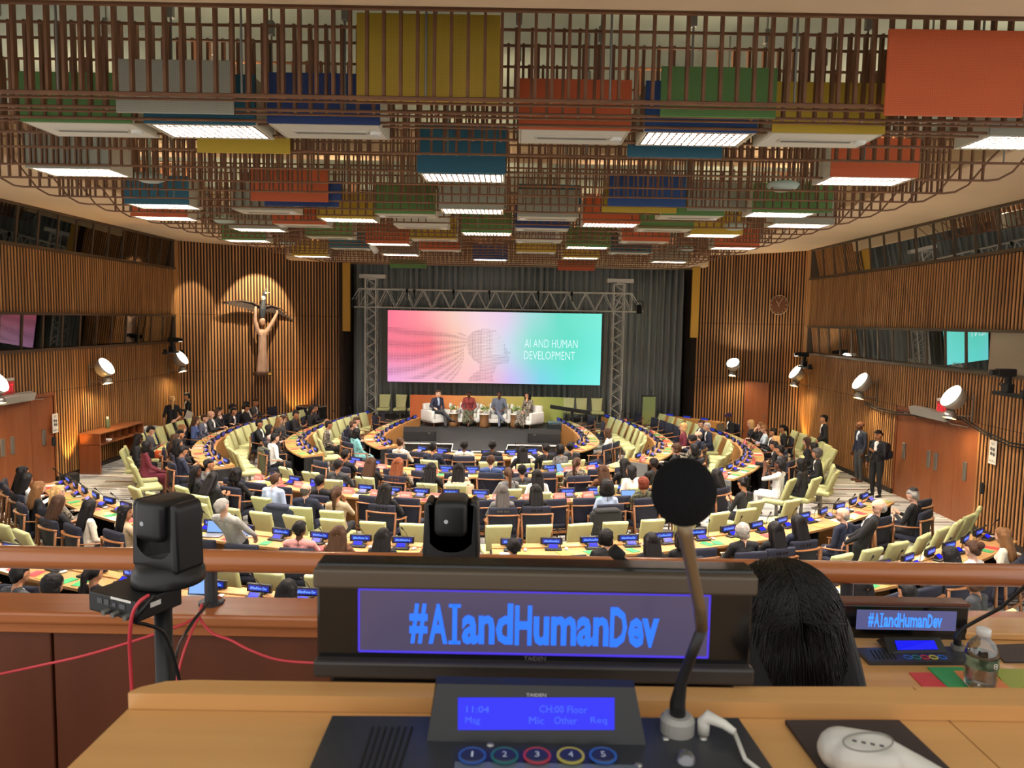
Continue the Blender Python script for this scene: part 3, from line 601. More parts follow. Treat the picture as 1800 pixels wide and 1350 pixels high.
# hair styles round the head centre
def hair(style):
    c = [((0, -.03, .045), .092, (0, .012, .055), .09, 0), ((-.04, -.04, .02), .068, (.04, -.04, .02), .068, 0), ((-.05, .03, .082), .04, (.05, .03, .082), .04, 0)]
    if style == 'short': c += [((0, -.05, 0), .062, (0, -.055, -.04), .05, 0)]
    if style in ('long', 'wavy', 'braids'):
        w = .085 if style != 'wavy' else .1
        for s in (-1, -.33, .33, 1): c += [((s*w*.85, -.05, .02), .045, (s*w, -.075, -.16), .045, 0), ((s*w, -.075, -.16), .045, (s*w*1.05, -.105, -.34 if style != 'braids' else -.4), .036, 0)]
        for s in (-1, 1): c += [((s*.07, .03, .05), .04, (s*.1, .0, -.1), .032, 0), ((s*.1, .0, -.1), .032, (s*.115, -.02, -.26), .026, 0)]
    if style == 'bob':
        for s in (-1, -.33, .33, 1): c += [((s*.075, -.04, .02), .048, (s*.085, -.05, -.13), .045, 0)]
        for s in (-1, 1): c += [((s*.07, .03, .05), .04, (s*.095, .01, -.1), .034, 0)]
    if style == 'bun': c += [((0, -.12, .07), .055, (0, -.13, .08), .052, 0), ((0, -.05, 0), .06, (0, -.06, -.03), .05, 0)]
    if style == 'pony': c += [((0, -.11, .04), .04, (0, -.14, -.02), .042, 0), ((0, -.14, -.02), .042, (0, -.125, -.28), .026, 0), ((0, -.05, 0), .06, (0, -.06, -.03), .05, 0)]
    if style == 'afro': c = [((0, -.04, .05), .145, (0, -.03, .0), .145, 0), ((-.06, -.05, -.06), .1, (.06, -.05, -.06), .1, 0)]
    if style == 'curly': c += [((0, -.04, .04), .115, (0, -.04, .0), .11, 0), ((-.06, -.03, -.05), .06, (.06, -.03, -.05), .06, 0)]
    if style == 'fringe': c = [((0, -.04, -.005), .084, (0, -.045, -.03), .076, 0), ((-.085, -.02, .01), .022, (-.08, -.04, -.03), .02, 0), ((.085, -.02, .01), .022, (.08, -.04, -.03), .02, 0)]
    if style == 'cap': c = [((0, -.02, .06), .098, (0, .01, .065), .096, 0), ((0, .07, .06), .05, (0, .12, .05), .03, 0)]
    if style == 'turban': c = [((0, -.03, .07), .105, (0, .0, .08), .1, 0), ((-.06, .0, .05), .065, (.06, .0, .05), .065, 0)]
    return c
HAIR = {}
hm = mat('m_hair', (20, 16, 15))
def hair_mesh(style):
    if style not in HAIR: HAIR[style] = skin_mesh('hair', hair(style), .0125, [hm], 1, .012 if style in ('wavy', 'curly', 'afro', 'braids') else .006, 5 if style in ('curly', 'afro') else 3)
    return HAIR[style]
HC = {'black': (17, 15, 16), 'brown': (58, 38, 26), 'auburn': (104, 58, 34), 'blonde': (176, 140, 92), 'grey': (140, 136, 130), 'lightbrown': (112, 78, 48), 'purple': (52, 36, 72), 'darkgrey': (66, 62, 60), 'red': (92, 40, 26)}
SK = {'l': (222, 176, 150), 'm': (186, 132, 98), 'd': (92, 58, 42)}
CL = {'black': (22, 22, 25), 'navy': (30, 36, 56), 'white': (226, 224, 218), 'cream': (214, 206, 186), 'beige': (186, 164, 134), 'grey': (108, 108, 108), 'light grey': (160, 160, 156), 'dark grey': (56, 58, 62), 'pink': (206, 142, 138), 'light blue': (166, 182, 208), 'teal': (122, 184, 186), 'burgundy': (98, 32, 48), 'brown': (96, 62, 42), 'blue': (58, 76, 118), 'pale pink': (214, 184, 180), 'maroon': (112, 40, 40), 'patterned': (150, 140, 124), 'camouflage': (108, 108, 84), 'olive': (86, 88, 70), 'pale blue': (180, 196, 208), 'slate': (86, 92, 108)}
def cmat(c):
    p = CL[c]
    if c in ('patterned', 'camouflage'): return mat('cloth_'+c, p, .85, col2=tuple(int(v*.35) for v in p), scale=(22, 22, 22), contrast=.06)
    return mat('cloth_'+c, p, .88, col2=tuple(min(255, int(v*1.12+4)) for v in p), scale=(30, 30, 30), bump=.25)
def person(p, rz, var, hairst, hc, top, bottom='black', skin='l', label='', group='people in the hall', z=0, shirt='white', bodykey=None, shoe='black'):
    me, H = bodykey or body(var, **VAR[var])
    o = put('person', me, None, (p[0], p[1], z), rz); tag(o, label, 'person', group)
    ms = [mat('skin_'+skin, SK[skin], .55, spec=.3), cmat(top), cmat(bottom), mat('shoe_'+shoe, CL[shoe], .4), cmat(shirt), dummy[5], mat('lip_'+skin, tuple(int(v*.72) for v in SK[skin]), .5)]
    for s, q in zip(o.material_slots, ms): s.link = 'OBJECT'; s.material = q
    if hairst != 'none':
        h = put('hair', hair_mesh(hairst), o, M=H.copy()); s = h.material_slots[0]; s.link = 'OBJECT'
        s.material = mat('hair_'+hc, HC[hc], .55, spec=.2, col2=tuple(min(255, int(v*1.25+3)) for v in HC[hc]), scale=(90, 90, 8), bump=.5, contrast=.3)
    return o
OCC = []       # occupied floor spots (x, y)
def free(p, d=.46): return all((p[0]-a)**2+(p[1]-b)**2 > d*d for a, b in OCC)
# px, py of the head; variant; hair style, hair colour; top, bottom; skin; zone
PPL = '''706 782 df bun brown cream black l r1|763 790 dm short black navy black m r1|816 786 dm short black cream black d r1|865 786 dm short black black black d r1|916 796 df long black black black m r1|957 791 dm short black black black m r1|972 793 lf curly black grey black m r1|1004 790 mr short black black black m r1|1071 764 lf bob brown white black m w1
611 803 dm short black black black m r2|597 821 dm short black dark_grey black m r2|654 817 df long brown black black l r2|702 818 df wavy auburn patterned black l r2|759 827 df wavy black black black m r2|806 829 lf wavy black beige black m r2|863 813 dm short brown blue navy l r2|893 836 df pony brown grey black m r2|917 830 dm short black dark_grey black m r2|945 841 lf long black white black m r2|1013 818 tr pony brown patterned black l r2|1058 831 df long brown brown black l r2|1095 819 df wavy black black black m r2|1111 833 tl bob black white black m r2|1145 818 dm short black black black d r2
419 836 df bob black black black m r3|479 849 lm short brown light_blue dark_grey l r3|541 864 dm fringe darkgrey navy navy l r3|566 849 dm short black black black m r3|596 870 cf pony brown beige black m r3|680 864 df wavy black black black m r3|883 869 df long darkgrey grey black l r3|941 867 df long black black black m r3|1067 864 lf afro black light_blue black d r3|1127 854 df curly red camouflage black m r3|1308 856 pf bun black black black m r3|1255 838 df long black black black m r3
373 846 pf long black black black m l3|346 833 tr braids black black black d l3|364 822 mr short black grey black m l3
530 934 dm short black pink black d r4a|597 943 df wavy brown brown black m r4a|675 948 df braids black black black d r4a|902 967 df bun black black black m r4b|1068 953 mr curly black black black l r4b|1142 956 df long black black black m r4b|1196 950 df bob black black black m r4b|1308 941 mr curly grey black black l r4b|1358 935 df long black black black m r4b|1398 923 df long black navy black m r4b|1485 911 ml fringe grey navy navy l r4b|1607 877 pm short grey black black l r4b
34 836 lf long black black black m r4l|52 847 df long black white black m r4l|62 864 lf wavy lightbrown black black l r4l|104 871 tr wavy blonde patterned black l r4l|109 888 bare long brown black black m r4l|151 898 lf long black cream black m r4l|222 907 tr long black beige black m r4l
1761 947 lf wavy lightbrown cream black l r5b|1681 965 df bun brown white black l r5b|1657 979 df bob black black black m r5b|23 1021 lm short black dark_grey black m r5a|102 1033 df curly black black black m r5a|142 1021 df pony black black black m r5a|508 1042 df long black black black m r5a|1509 1036 df bob black white black m r5b|1553 1042 dm short black black black m r5b|1719 1032 lf curly brown dark_grey black m r5b
239 775 lf braids black black black d l3|254 788 kf bob black burgundy burgundy d l3|263 760 pm short black dark_grey black l l3|304 775 lf long brown black black l l3|319 767 lm short black navy black m l3|331 783 cf wavy black black black m l3|319 797 pm short black navy black m l3|333 757 lf wavy lightbrown black black l l3|341 742 lf wavy brown blue black l l3|351 740 lm short brown slate black l l3|392 732 dm none black dark_grey black l l3|405 731 cf bob brown black black l l3|381 725 lm wavy black black black m l3|417 727 lm short black black black m l3|407 719 lf curly black black black m l3|432 714 pf bob black white black m l3|447 710 mr short brown dark_grey black m l3|470 720 pm short black black black m l3
460 748 dm short black black black m l2|491 757 cf bob black pale_pink black m l2|486 764 lf wavy black black black m l2|478 774 lm short black white black l l2|501 744 lf wavy lightbrown black black l l2|513 742 lf bob brown dark_grey black l l2|529 731 pm short black black black m l2|561 723 lf long black black black m l2|574 723 tr long black black black m l2
573 750 lm short black patterned black m l1|616 750 lm short brown black black l l1|628 743 lm short brown dark_grey black l l1|624 764 kf bob black teal teal d l1
1192 754 lf curly blonde burgundy black l w2|1229 748 dm short brown navy navy l w2|1247 753 lm short grey navy navy l w2|1223 768 dm fringe darkgrey navy navy l w2|1214 778 df turban black patterned black m w2|1184 792 df curly brown black black l w2|1214 792 df bob black black black m w2
1273 735 lm cap purple black black d w3|1279 747 lf wavy blonde black black l w3|1308 750 cf long lightbrown black black l w3|1322 757 pf short lightbrown pale_blue black l w3|1350 763 dm short black black black m w3|1379 757 lf pony black black black m w3|1350 777 lf wavy blonde black black l w3|1363 787 lm short black black black m w3|1376 795 lm short black dark_grey black m w3|1422 780 lf long brown black black l w3|1434 790 lf bob black black black m w3|1441 801 lm curly darkgrey black black m w3|1412 820 lf bob black black black m w3'''
ZR = {'r1': 0, 'r2': 1, 'r3': 2, 'r4a': 3, 'r4b': 3, 'r4l': 3, 'r5a': 4, 'r5b': 4, 'l1': 0, 'l2': 1, 'l3': 2, 'w1': 0, 'w2': 1, 'w3': 2}
DN = {d[0]: d[4] for d in DESKS}
DNS = {'r1': 'front desk row', 'r2': 'second desk row', 'r3': 'third desk row', 'r4a': 'fourth row left part', 'r4b': 'fourth row right part', 'r4l': 'desk by left doors', 'r5a': 'railing row, left part', 'r5b': 'railing row, right part', 'l1': 'inner left wing', 'l2': 'middle left wing', 'l3': 'outer left wing', 'w1': 'inner right wing', 'w2': 'middle right wing', 'w3': 'outer right wing'}
P = []
for ln in PPL.split('\n'):
    for e in ln.split('|'):
        a = e.split(); P.append((float(a[0]), float(a[1]), a[2], a[3], a[4], a[5].replace('_', ' '), a[6].replace('_', ' '), a[7], a[8]))
P.sort(key=lambda e: e[0]); cnt = {}
HN = {'short': 'short %s hair', 'long': 'long %s hair', 'wavy': 'wavy %s hair', 'bob': '%s bob', 'bun': '%s bun', 'pony': '%s ponytail', 'afro': 'round %s afro', 'curly': 'curly %s hair', 'fringe': 'thin %s hair', 'cap': '%s cap', 'turban': '%s headwrap', 'braids': '%s braids', 'none': 'bald head'}
def inward(q):
    v = Vector((CX, CY))-q
    if q.y > CY: return Vector((math.copysign(1, v.x), 0))
    return v.normalized()
for px, py, var, hs, hc, top, bot, sk, zn in P:
    q = G(px, py, 1.17).to_2d(); r = RR[ZR[zn]]; n = inward(q); rad = (q-Vector((CX, CY))).length if q.y < CY else abs(q.x-CX)+.033*(q.y-CY)**2
    if rad < r+DW+.34: q = q-n*(r+DW+.34-rad)
    for _ in range(14):                                    # neighbours keep a shoulder's width
        mv = Vector((0, 0))
        for a, b in OCC:
            d = q-Vector((a, b))
            if d.length < .47: mv += (d.normalized() if d.length > .01 else Vector((1, 0)))*(.48-d.length)
        if mv.length < .005: break
        q = q+mv
    n = inward(q); i = cnt.get(zn, 0); cnt[zn] = i+1; OCC.append((q.x, q.y))
    rz = face(n)+random.uniform(-.15, .15); loc = '%s from left, %s' % (ORD[i], DNS[zn])
    adv = rad > r+DW+1.05
    hn = HN[hs] % hc if '%' in HN[hs] else HN[hs]
    po_ = person(q-n*.02, rz, var, hs, hc, top, bot, sk, 'person in %s top with %s, %s' % (top, hn.replace('lightbrown', 'light brown').replace('darkgrey', 'dark grey'), loc), 'people seated at the curved desks')
    if px == 1607: MB().lathe([(0, .062), (.04, .055), (.07, .035), (.085, .012)], 18, Matrix.Translation((0, -.045, .1)) @ Matrix.Rotation(.45, 4, 'X')).build('skullcap', blackm, po_, True).matrix_local = BODY[var][1].copy()
    if adv: green_chair(q, rz, 'green chair under the person %s' % loc)
    else: navy_chair(q, rz, 'navy wooden armchair under the person %s' % loc)
# --- empty chairs along the desks
ADV = {'r1': 4.72, 'r2': 7.16, 'r3': 10.3, 'r4a': 12.95, 'r4b': 12.95, 'r4l': 12.95, 'l1': 4.68, 'l2': 7.12, 'l3': 9.55, 'w1': 4.68, 'w2': 7.12, 'w3': 9.9}
ST = {}
def frm(c): return 'from the stage end' if c[0] == 'l' else 'from the near end' if c[0] == 'w' else 'from left'
for c, ri, a, b, lb in DESKS:
    r = RR[ri]; ss = seats(r+DW/2, a, b); ST[c] = ss; k = 0
    for t in seats(r+DW+.42, a, b, .66, .36):
        p, n = ring(r+DW+.42, t)
        if c[0] in 'lw' and random.random() < .55: continue
        if free(p, .5): OCC.append((p.x, p.y)); navy_chair(p, face(n)+random.uniform(-.25, .25), 'empty navy wooden armchair, %s %s at the %s' % (ORD[k], frm(c), lb)); k += 1
for c, ri, a, b, lb in DESKS:
    if c not in ADV: continue
    k = 0
    for t in seats(ADV[c], a-(4 if c == 'r3' else 0), b+(4 if c == 'r3' else 0), .66, .36):
        p, n = ring(ADV[c], t)
        if c in ('r1', 'r2') and random.random() < .45: continue
        if free(p, .5) and not (p.y > 25.2 and (p.x < -9 or p.x > 7)): OCC.append((p.x, p.y)); green_chair(p, face(n)+random.uniform(-.12, .12), 'empty lime green chair, %s %s behind the %s' % (ORD[k], frm(c), lb)); k += 1
# ================================================================ ON THE DESKS: signs, consoles, papers
led_blue = mat('led_panel', (36, 52, 178), .3, emit=.9)
led_txt = mat('led_text', (110, 160, 255), .3, emit=2.2)
lcd_blue = mat('lcd_blue', (16, 24, 235), .3, emit=2.0)
sf_me = MB().rbox((0, 0, .075), (.36, .05, .115), .012, 2).rbox((0, 0, .012), (.2, .07, .024), .006, 1).mesh('sign_frame', black)
sd_me = MB().box((0, -.026, .078), (.29, .006, .07)).mesh('sign_display', led_blue); sd2_me = MB().box((0, .026, .078), (.29, .006, .07)).mesh('sign_display', led_blue)
tx = text_fit('sign_lettering', '#AIandHumanDev', .24, .042, led_txt)
tx_m = Matrix.Translation((0, -.0305, .078)) @ UPR
co_me = MB().rbox((0, 0, .014), (.27, .13, .028), .006, 1).add([(-.09, -.03, .028), (.09, -.03, .028), (.085, .045, .085), (-.085, .045, .085), (-.09, .06, .028), (.09, .06, .028)], [(0, 1, 2, 3), (3, 2, 5, 4), (0, 3, 4), (1, 5, 2)]).mesh('console_body', black)
cl_me = MB().add([(-.068, -.019, .041), (.068, -.019, .041), (.064, .034, .0815), (-.064, .034, .0815)], [(0, 1, 2, 3)]).mesh('console_screen', lcd_blue)
gn = [(.115, .02, .02), (.118, .02, .1), (.11, .0, .2), (.08, -.05, .29), (.05, -.1, .35)]
gn_me = MB().tube(gn, .0045, 6).mesh('gooseneck', black, True); mh_me = MB().tube([(.052, -.097, .346), (.03, -.133, .388)], [.011, .013], 8).mesh('microphone_head', blackm, True)
ep_me = MB().rbox((0, 0, .016), (.055, .095, .032), .014, 3).tube([(0, .04, .012), (.03, .08, .006), (.02, .12, .004)], .003, 6).mesh('earpiece', mat('earpiece_grey', (206, 204, 196), .4), True)
pap = {k: mat('paper_'+k, v, .7) for k, v in {'red': (206, 62, 70), 'green': (52, 158, 96), 'white': (228, 228, 224), 'orange': (226, 138, 86), 'olive': (160, 172, 84)}.items()}
pap_me = {k: MB().box((0, 0, .0025), (.15, .21, .005)).mesh('leaflet', v) for k, v in pap.items()}
book_me = MB().box((0, 0, .004), (.2, .24, .008)).mesh('programme', mat('programme_print', (190, 168, 84), .6, col2=(126, 152, 74), scale=(9, 9, 9), contrast=.1))
tent_p = mat('placard_pink', (214, 122, 112), .6)
tent_me = MB().prism([(-.05, 0), (.05, 0), (0, .13)], .24, Matrix.Translation((-.12, 0, 0)) @ Matrix(((0, 0, 1, 0), (1, 0, 0, 0), (0, 1, 0, 0), (0, 0, 0, 1)))).mesh('placard_card', tent_p)
tent_tx = text_fit('placard_lettering', 'RESERVED', .17, .032, white)
sl = math.atan2(.05, .13); tent_M = Matrix.Translation((0, -.0275, .063)) @ Matrix.Rotation(-sl, 4, 'X') @ UPR
lap_k = MB().rbox((0, 0, .009), (.32, .22, .018), .004, 1).mesh('keyboard_base', mat('laptop_grey', (150, 150, 152), .4, metal=.6)); lap_s = MB().rbox((0, .13, .12), (.32, .008, .21), .003, 1, R=Matrix.Rotation(-.25, 3, 'X')).mesh('lid', dgrey)
lap_d = MB().box((0, .124, .12), (.29, .004, .18), R=Matrix.Rotation(-.25, 3, 'X')).mesh('display', mat('laptop_screen', (120, 160, 226), .3, emit=1.3))
def laptop(p, rz, label, z=.752):
    t = thing('laptop', label, 'laptop', (p[0], p[1], z), rz, 'open laptops'); put('keyboard_base', lap_k, t); l = put('lid', lap_s, t); put('display', lap_d, l)
bottle_me = MB().lathe([(0, 0), (.03, 0), (.032, .01), (.032, .13), (.014, .165), (.013, .185), (0, .185)], 12).mesh('bottle', glass('clear_plastic', (225, 232, 232), .08), True)
ZT = .752
for c, ri, a, b, lb in DESKS:
    r = RR[ri]
    for k, t in enumerate(ST[c]):
        p, n = ring(r+.1, t); rz = face(n); where = 'at %s place %s, %s' % (ORD[k], frm(c), lb)
        jr = random.uniform(-.12, .12)
        s = thing('name_display', 'blue name display '+where, 'display sign', (p.x, p.y, .778), rz+jr, 'blue name displays on the desks')
        put('sign_frame', sf_me, s); put('sign_display', sd_me, s); put('sign_display', sd2_me, s); put('sign_lettering', tx, s, M=tx_m)
        q, _ = ring(r+.26, t); u = thing('delegate_console', 'black microphone console '+where, 'console', (q.x, q.y, ZT), rz+jr, 'delegate consoles on the desks')
        put('console_body', co_me, u); put('console_screen', cl_me, u); g = put('gooseneck', gn_me, u); put('microphone_head', mh_me, g)
        tx_ = Vector((n.y, -n.x)); e, _ = ring(r+.27, t); e = e+tx_*.21
        tag(put('earpiece', ep_me, None, (e.x, e.y, ZT), rz+random.uniform(-.6, .6)), 'pale grey earpiece '+where, 'earpiece', 'earpieces on the desks')
        if c[:2] == 'r5' and random.random() < .3: continue
        o1, _ = ring(r+.46, t); rs = random.random()
        if rs < .8:
            kind = random.choice(['red', 'green', 'green', 'white', 'orange', 'olive', 'red']); o2 = o1+tx_*random.uniform(-.14, -.02)
            tag(put('leaflet', pap_me[kind], None, (o2.x, o2.y, ZT), rz+random.uniform(-.4, .4)), kind+' paper leaflet '+where, 'leaflet', 'leaflets on the desks')
        if rs > .25:
            kind = random.choice(['book', 'green', 'red', 'book', 'white', 'book']); o2 = o1+tx_*random.uniform(.13, .2)
            tag(put('programme', book_me if kind == 'book' else pap_me[kind], None, (o2.x, o2.y, ZT), rz+random.uniform(-.3, .3)), ('olive printed' if kind == 'book' else kind)+' programme sheet '+where, 'programme', 'programmes on the desks')
        if (c in ('r2', 'r3') and k % 5 != 3) or (c in ('w2', 'w3') and k % 4 == 0):
            o3, _ = ring(r+.36, t); o3 = o3-tx_*.27
            s = thing('reserved_placard', 'pink reserved placard '+where, 'placard', (o3.x, o3.y, ZT), rz, 'pink placards on the desks'); put('placard_card', tent_me, s); put('placard_lettering', tent_tx, s, M=tent_M)
        if (k*7+ri*3) % 11 == 4:
            o4, _ = ring(r+.3, t); o4 = o4-tx_*.19
            tag(put('bottle', bottle_me, None, (o4.x, o4.y, ZT)), 'clear water bottle '+where, 'bottle', 'water bottles on the desks')
for px, py, lb, rzz in ((992, 825, 'open laptop with blue screen on the second row desk', .0), (1108, 876, 'open laptop with bright screen on the third row desk', -.2), (374, 935, 'silver laptop beside the standing man in pale jacket', .3), (345, 1046, 'grey laptop on the desk under the railing', .2)):
    p = G(px, py+6, .76).to_2d(); laptop(p, face(inward(p))+rzz, lb)
# ================================================================ STAGE
SZ = .5
struct(MB().box((.1, 30.2, .2), (13.4, 3.2, .4)).build('floor_dais', mat('dais_carpet', (70, 72, 72), .9)))
carpet_black = mat('stage_carpet', (26, 27, 29), .95, col2=(34, 35, 37), scale=(40, 40, 40), bump=.2)
st = thing('stage', 'low black carpeted stage with a projecting middle step and skirt', 'stage')
MB().prism([(-3.4, 28.45), (-3.4, 22.9), (-1.86, 22.9), (-1.8, 21.65), (-.22, 21.65), (-.16, 22.9), (1.5, 22.9), (1.5, 28.45)], .04, Matrix.Translation((0, 0, SZ-.04))).build('deck', carpet_black, st)
MB().prism([(-3.37, 28.4), (-3.37, 22.93), (-1.83, 22.93), (-1.77, 21.68), (-.25, 21.68), (-.19, 22.93), (1.47, 22.93), (1.47, 28.4)], SZ-.05, Matrix.Translation((0, 0, .005))).build('skirt', mat('stage_skirt', (20, 20, 22), .7, col2=(34, 34, 36), scale=(14, 14, .5), bump=.4), st)
MB().tube([(-3.41, 22.89, SZ+.005), (-1.87, 22.89, SZ+.005), (-1.81, 21.64, SZ+.005), (-.21, 21.64, SZ+.005), (-.15, 22.89, SZ+.005), (1.51, 22.89, SZ+.005)], .022, 6).build('edge_trim', mat('edge_white', (220, 220, 214), .4), st)
# backdrop panel: orange fading to lime
def grad_mat(name, stops, axis=0, span=1., emit=0., rough=.6):
    m = mat(name, (200, 200, 200), rough); nt = m.node_tree; N = nt.nodes; L = nt.links; b = N['Principled BSDF']
    tc = N.new('ShaderNodeTexCoord'); sp = N.new('ShaderNodeSeparateXYZ'); L.new(tc.outputs['Object'], sp.inputs[0])
    mr = N.new('ShaderNodeMapRange'); mr.inputs[1].default_value = -span; mr.inputs[2].default_value = span; L.new(sp.outputs[axis], mr.inputs[0])
    r = N.new('ShaderNodeValToRGB'); el = r.color_ramp.elements
    while len(el) < len(stops): el.new(.5)
    for e, (p, c) in zip(el, stops): e.position = p; e.color = lin(c)
    L.new(mr.outputs[0], r.inputs[0]); L.new(r.outputs[0], b.inputs['Base Color'])
    return m
a, b = D(721, 694, 28.2), D(991, 697, 28.2); w = b.x-a.x; zt = a.z; cxx = (a.x+b.x)/2
o = MB().rbox((0, 0, 0), (w, .08, zt-SZ), .01, 1).build('stage_backdrop', grad_mat('backdrop_print', [(0, (214, 112, 62)), (.3, (216, 138, 74)), (.62, (184, 166, 84)), (1, (146, 162, 82))], 0, w/2), loc=(cxx, 28.25, (zt+SZ)/2))
tag(o, 'wide low backdrop panel fading from orange to lime behind the speakers', 'backdrop')
# ---------------------------------------------------------------- armchairs and speakers
boucle = mat('boucle_white', (222, 220, 214), .95, col2=(206, 204, 198), scale=(50, 50, 50), bump=.4)
def stage_chair(p, rz, label):
    t = thing('white_armchair', label, 'armchair', (p[0], p[1], SZ), rz, 'white armchairs on the stage')
    MB().rbox((0, .04, .36), (.6, .62, .17), .05, 3).build('seat_cushion', boucle, t, True)
    MB().rbox((0, .02, .22), (.84, .74, .16), .03, 2).build('seat_frame', boucle, t, True)
    MB().rbox((0, -.31, .52), (.72, .17, .56), .06, 3, R=Matrix.Rotation(.12, 3, 'X')).build('backrest', boucle, t, True)
    MB().rbox((0, -.21, .60), (.56, .14, .36), .06, 3, R=Matrix.Rotation(.16, 3, 'X')).build('back_cushion', boucle, t, True)
    for s in (-1, 1):
        MB().rbox((s*.38, 0, .38), (.13, .76, .42), .05, 3).build('armrest', boucle, t, True)
        for q in (-.3, .32): MB().cyl((s*.34, q, .0), (s*.33, q, .16), .012, .02, 8).build('leg', chair_wood, t)
SX = [(767, 27.0, -.75, 'leftmost, turned toward the middle'), (824, 27.25, PI+.12-PI, 'second from left'), (877, 27.2, 0, 'third from left'), (929, 26.9, .8, 'rightmost, turned toward the middle')]
sbody = {'s1': body('s1', .012, pose=('lap', 'arm'), suit=True, legs='cross', turn=-.5, lean=.12), 's2': body('s2', .012, fem=1, pose='lap', legs='cross', nod=.3, lean=.1, skirt=True), 's3': body('s3', .012, pose='lap', legs='cross', lean=.1, sleeves=SKIN), 's4': body('s4', .012, fem=1, pose=('chin', 'lap'), legs='sit', lean=.08, turn=.2, skirt=True)}
SP = [('s1', 'short', 'brown', 'navy', 'dark grey', 'l', 'person in dark suit and tie in the leftmost white armchair, legs crossed'), ('s2', 'bun', 'black', 'maroon', 'camouflage', 'd', 'person in maroon blouse and dark patterned skirt looking down on stage'), ('s3', 'short', 'black', 'slate', 'slate', 'd', 'person in grey short-sleeved outfit in the third white armchair'), ('s4', 'bob', 'black', 'patterned', 'patterned', 'm', 'person in black and white patterned dress holding a microphone on stage')]
for (px, y, dr, lb), (k, hs, hc, tp, bt, sk, plb) in zip(SX, SP):
    x = (D(px, 735, y)).x; rz = PI+dr*-1 if False else PI-dr*-1*-1
    rz = PI+(.72 if px < 800 else -.72 if px > 900 else 0)
    stage_chair((x, y), rz, 'white upholstered stage armchair, '+lb)
    person((x-math.sin(rz)*-.0, y), rz, None, hs, hc, tp, bt, sk, plb, 'panel speakers on stage', z=SZ-.04, bodykey=sbody[k], shirt='light blue' if k == 's1' else 'white')
leafm = mat('leaf_green', (92, 128, 62), .6, col2=(140, 166, 96), scale=(30, 30, 30)); flow = mat('flower_white', (232, 232, 214), .7)
for px, y, lb in ((797, 26.8, 'between the first two white armchairs'), (851, 26.7, 'between the two middle white armchairs'), (905, 26.8, 'between the last two white armchairs')):
    x = D(px, 740, y).x
    t = thing('side_table', 'round wooden stump side table '+lb, 'side table', (x, y, SZ), 0, 'side tables on stage')
    MB().lathe([(0, 0), (.17, 0), (.16, .1), (.15, .3), (.17, .47), (.18, .48), (0, .48)], 18).build('stump', mat('stump_wood', (138, 98, 58), .6, col2=(104, 70, 38), scale=(20, 20, 3)), t, True)
    MB().lathe([(0, .481), (.2, .481), (.2, .5), (0, .5)], 22).build('table_top', white, t)
    v = thing('flower_arrangement', 'white flowers and green leaves in a low pot '+lb, 'flowers', (x+.03, y-.03, SZ+.5), 0, 'flowers on stage')
    MB().lathe([(0, 0), (.06, 0), (.08, .08), (.075, .1), (0, .1)], 14).build('pot', white, v)
    lf = MB(); fl = MB(); rg = random.Random(int(px))
    for k in range(46):
        q = rg.uniform(0, 2*PI); e = rg.uniform(.2, 1.3); d = Vector((math.cos(q)*math.cos(e), math.sin(q)*math.cos(e), math.sin(e))); c = Vector((0, 0, .09))+d*rg.uniform(.08, .2); s = d.orthogonal().normalized()*.022
        lf.add([c-d*.05, c+s, c+d*.06, c-s], [(0, 1, 2, 3)])
        if k % 3 == 0: fl.rbox(c+d*.05, (.035, .035, .03), .012, 1)
    lf.build('leaves', leafm, v)['kind'] = 'stuff'; fl.build('blossoms', flow, v, True)['kind'] = 'stuff'
    t2 = thing('table_lamp', 'small white glowing cylinder lamp '+lb, 'lamp', (x-.12, y+.06, SZ+.5), 0, 'lamps on stage')
    MB().cyl((0, 0, 0), (0, 0, .22), .012, n=8).lathe([(0, 0), (.05, 0), (.05, .01), (0, .01)], 12).build('stand', steel, t2); MB().lathe([(.05, .2), (.05, .34), (0, .34)], 14).lathe([(.05, .2), (0, .2)], 14).build('shade', mat('lamp_shade', (240, 232, 214), .5, emit=.8), t2)
def wedge(px, y, lb, s):
    x = D(px, 760, y).x; t = thing('stage_monitor', lb, 'loudspeaker', (x, y, SZ), s*.1, 'stage monitor loudspeakers')
    Mx = Matrix.Translation((-.52, 0, 0)) @ Matrix(((0, 0, 1, 0), (1, 0, 0, 0), (0, 1, 0, 0), (0, 0, 0, 1)))
    MB().prism([(-.2, 0), (.28, 0), (.3, .25), (.08, .42), (-.2, .3)], 1.04, Mx).build('cabinet', black, t)
    MB().prism([(-.212, .02), (-.2, .02), (-.2, .29), (-.212, .29)], .98, Matrix.Translation((.03, 0, 0)) @ Mx).build('grille', mat('grille', (44, 46, 50), .5, col2=(26, 27, 30), scale=(160, 160, 160)), t)
    MB().box((.3*s, -.216, .26), (.07, .004, .012)).build('badge', steel, t)
wedge(738, 23.6, 'black wedge stage monitor below the leftmost speaker', 1); wedge(957, 23.6, 'black wedge stage monitor below the rightmost speaker', -1)
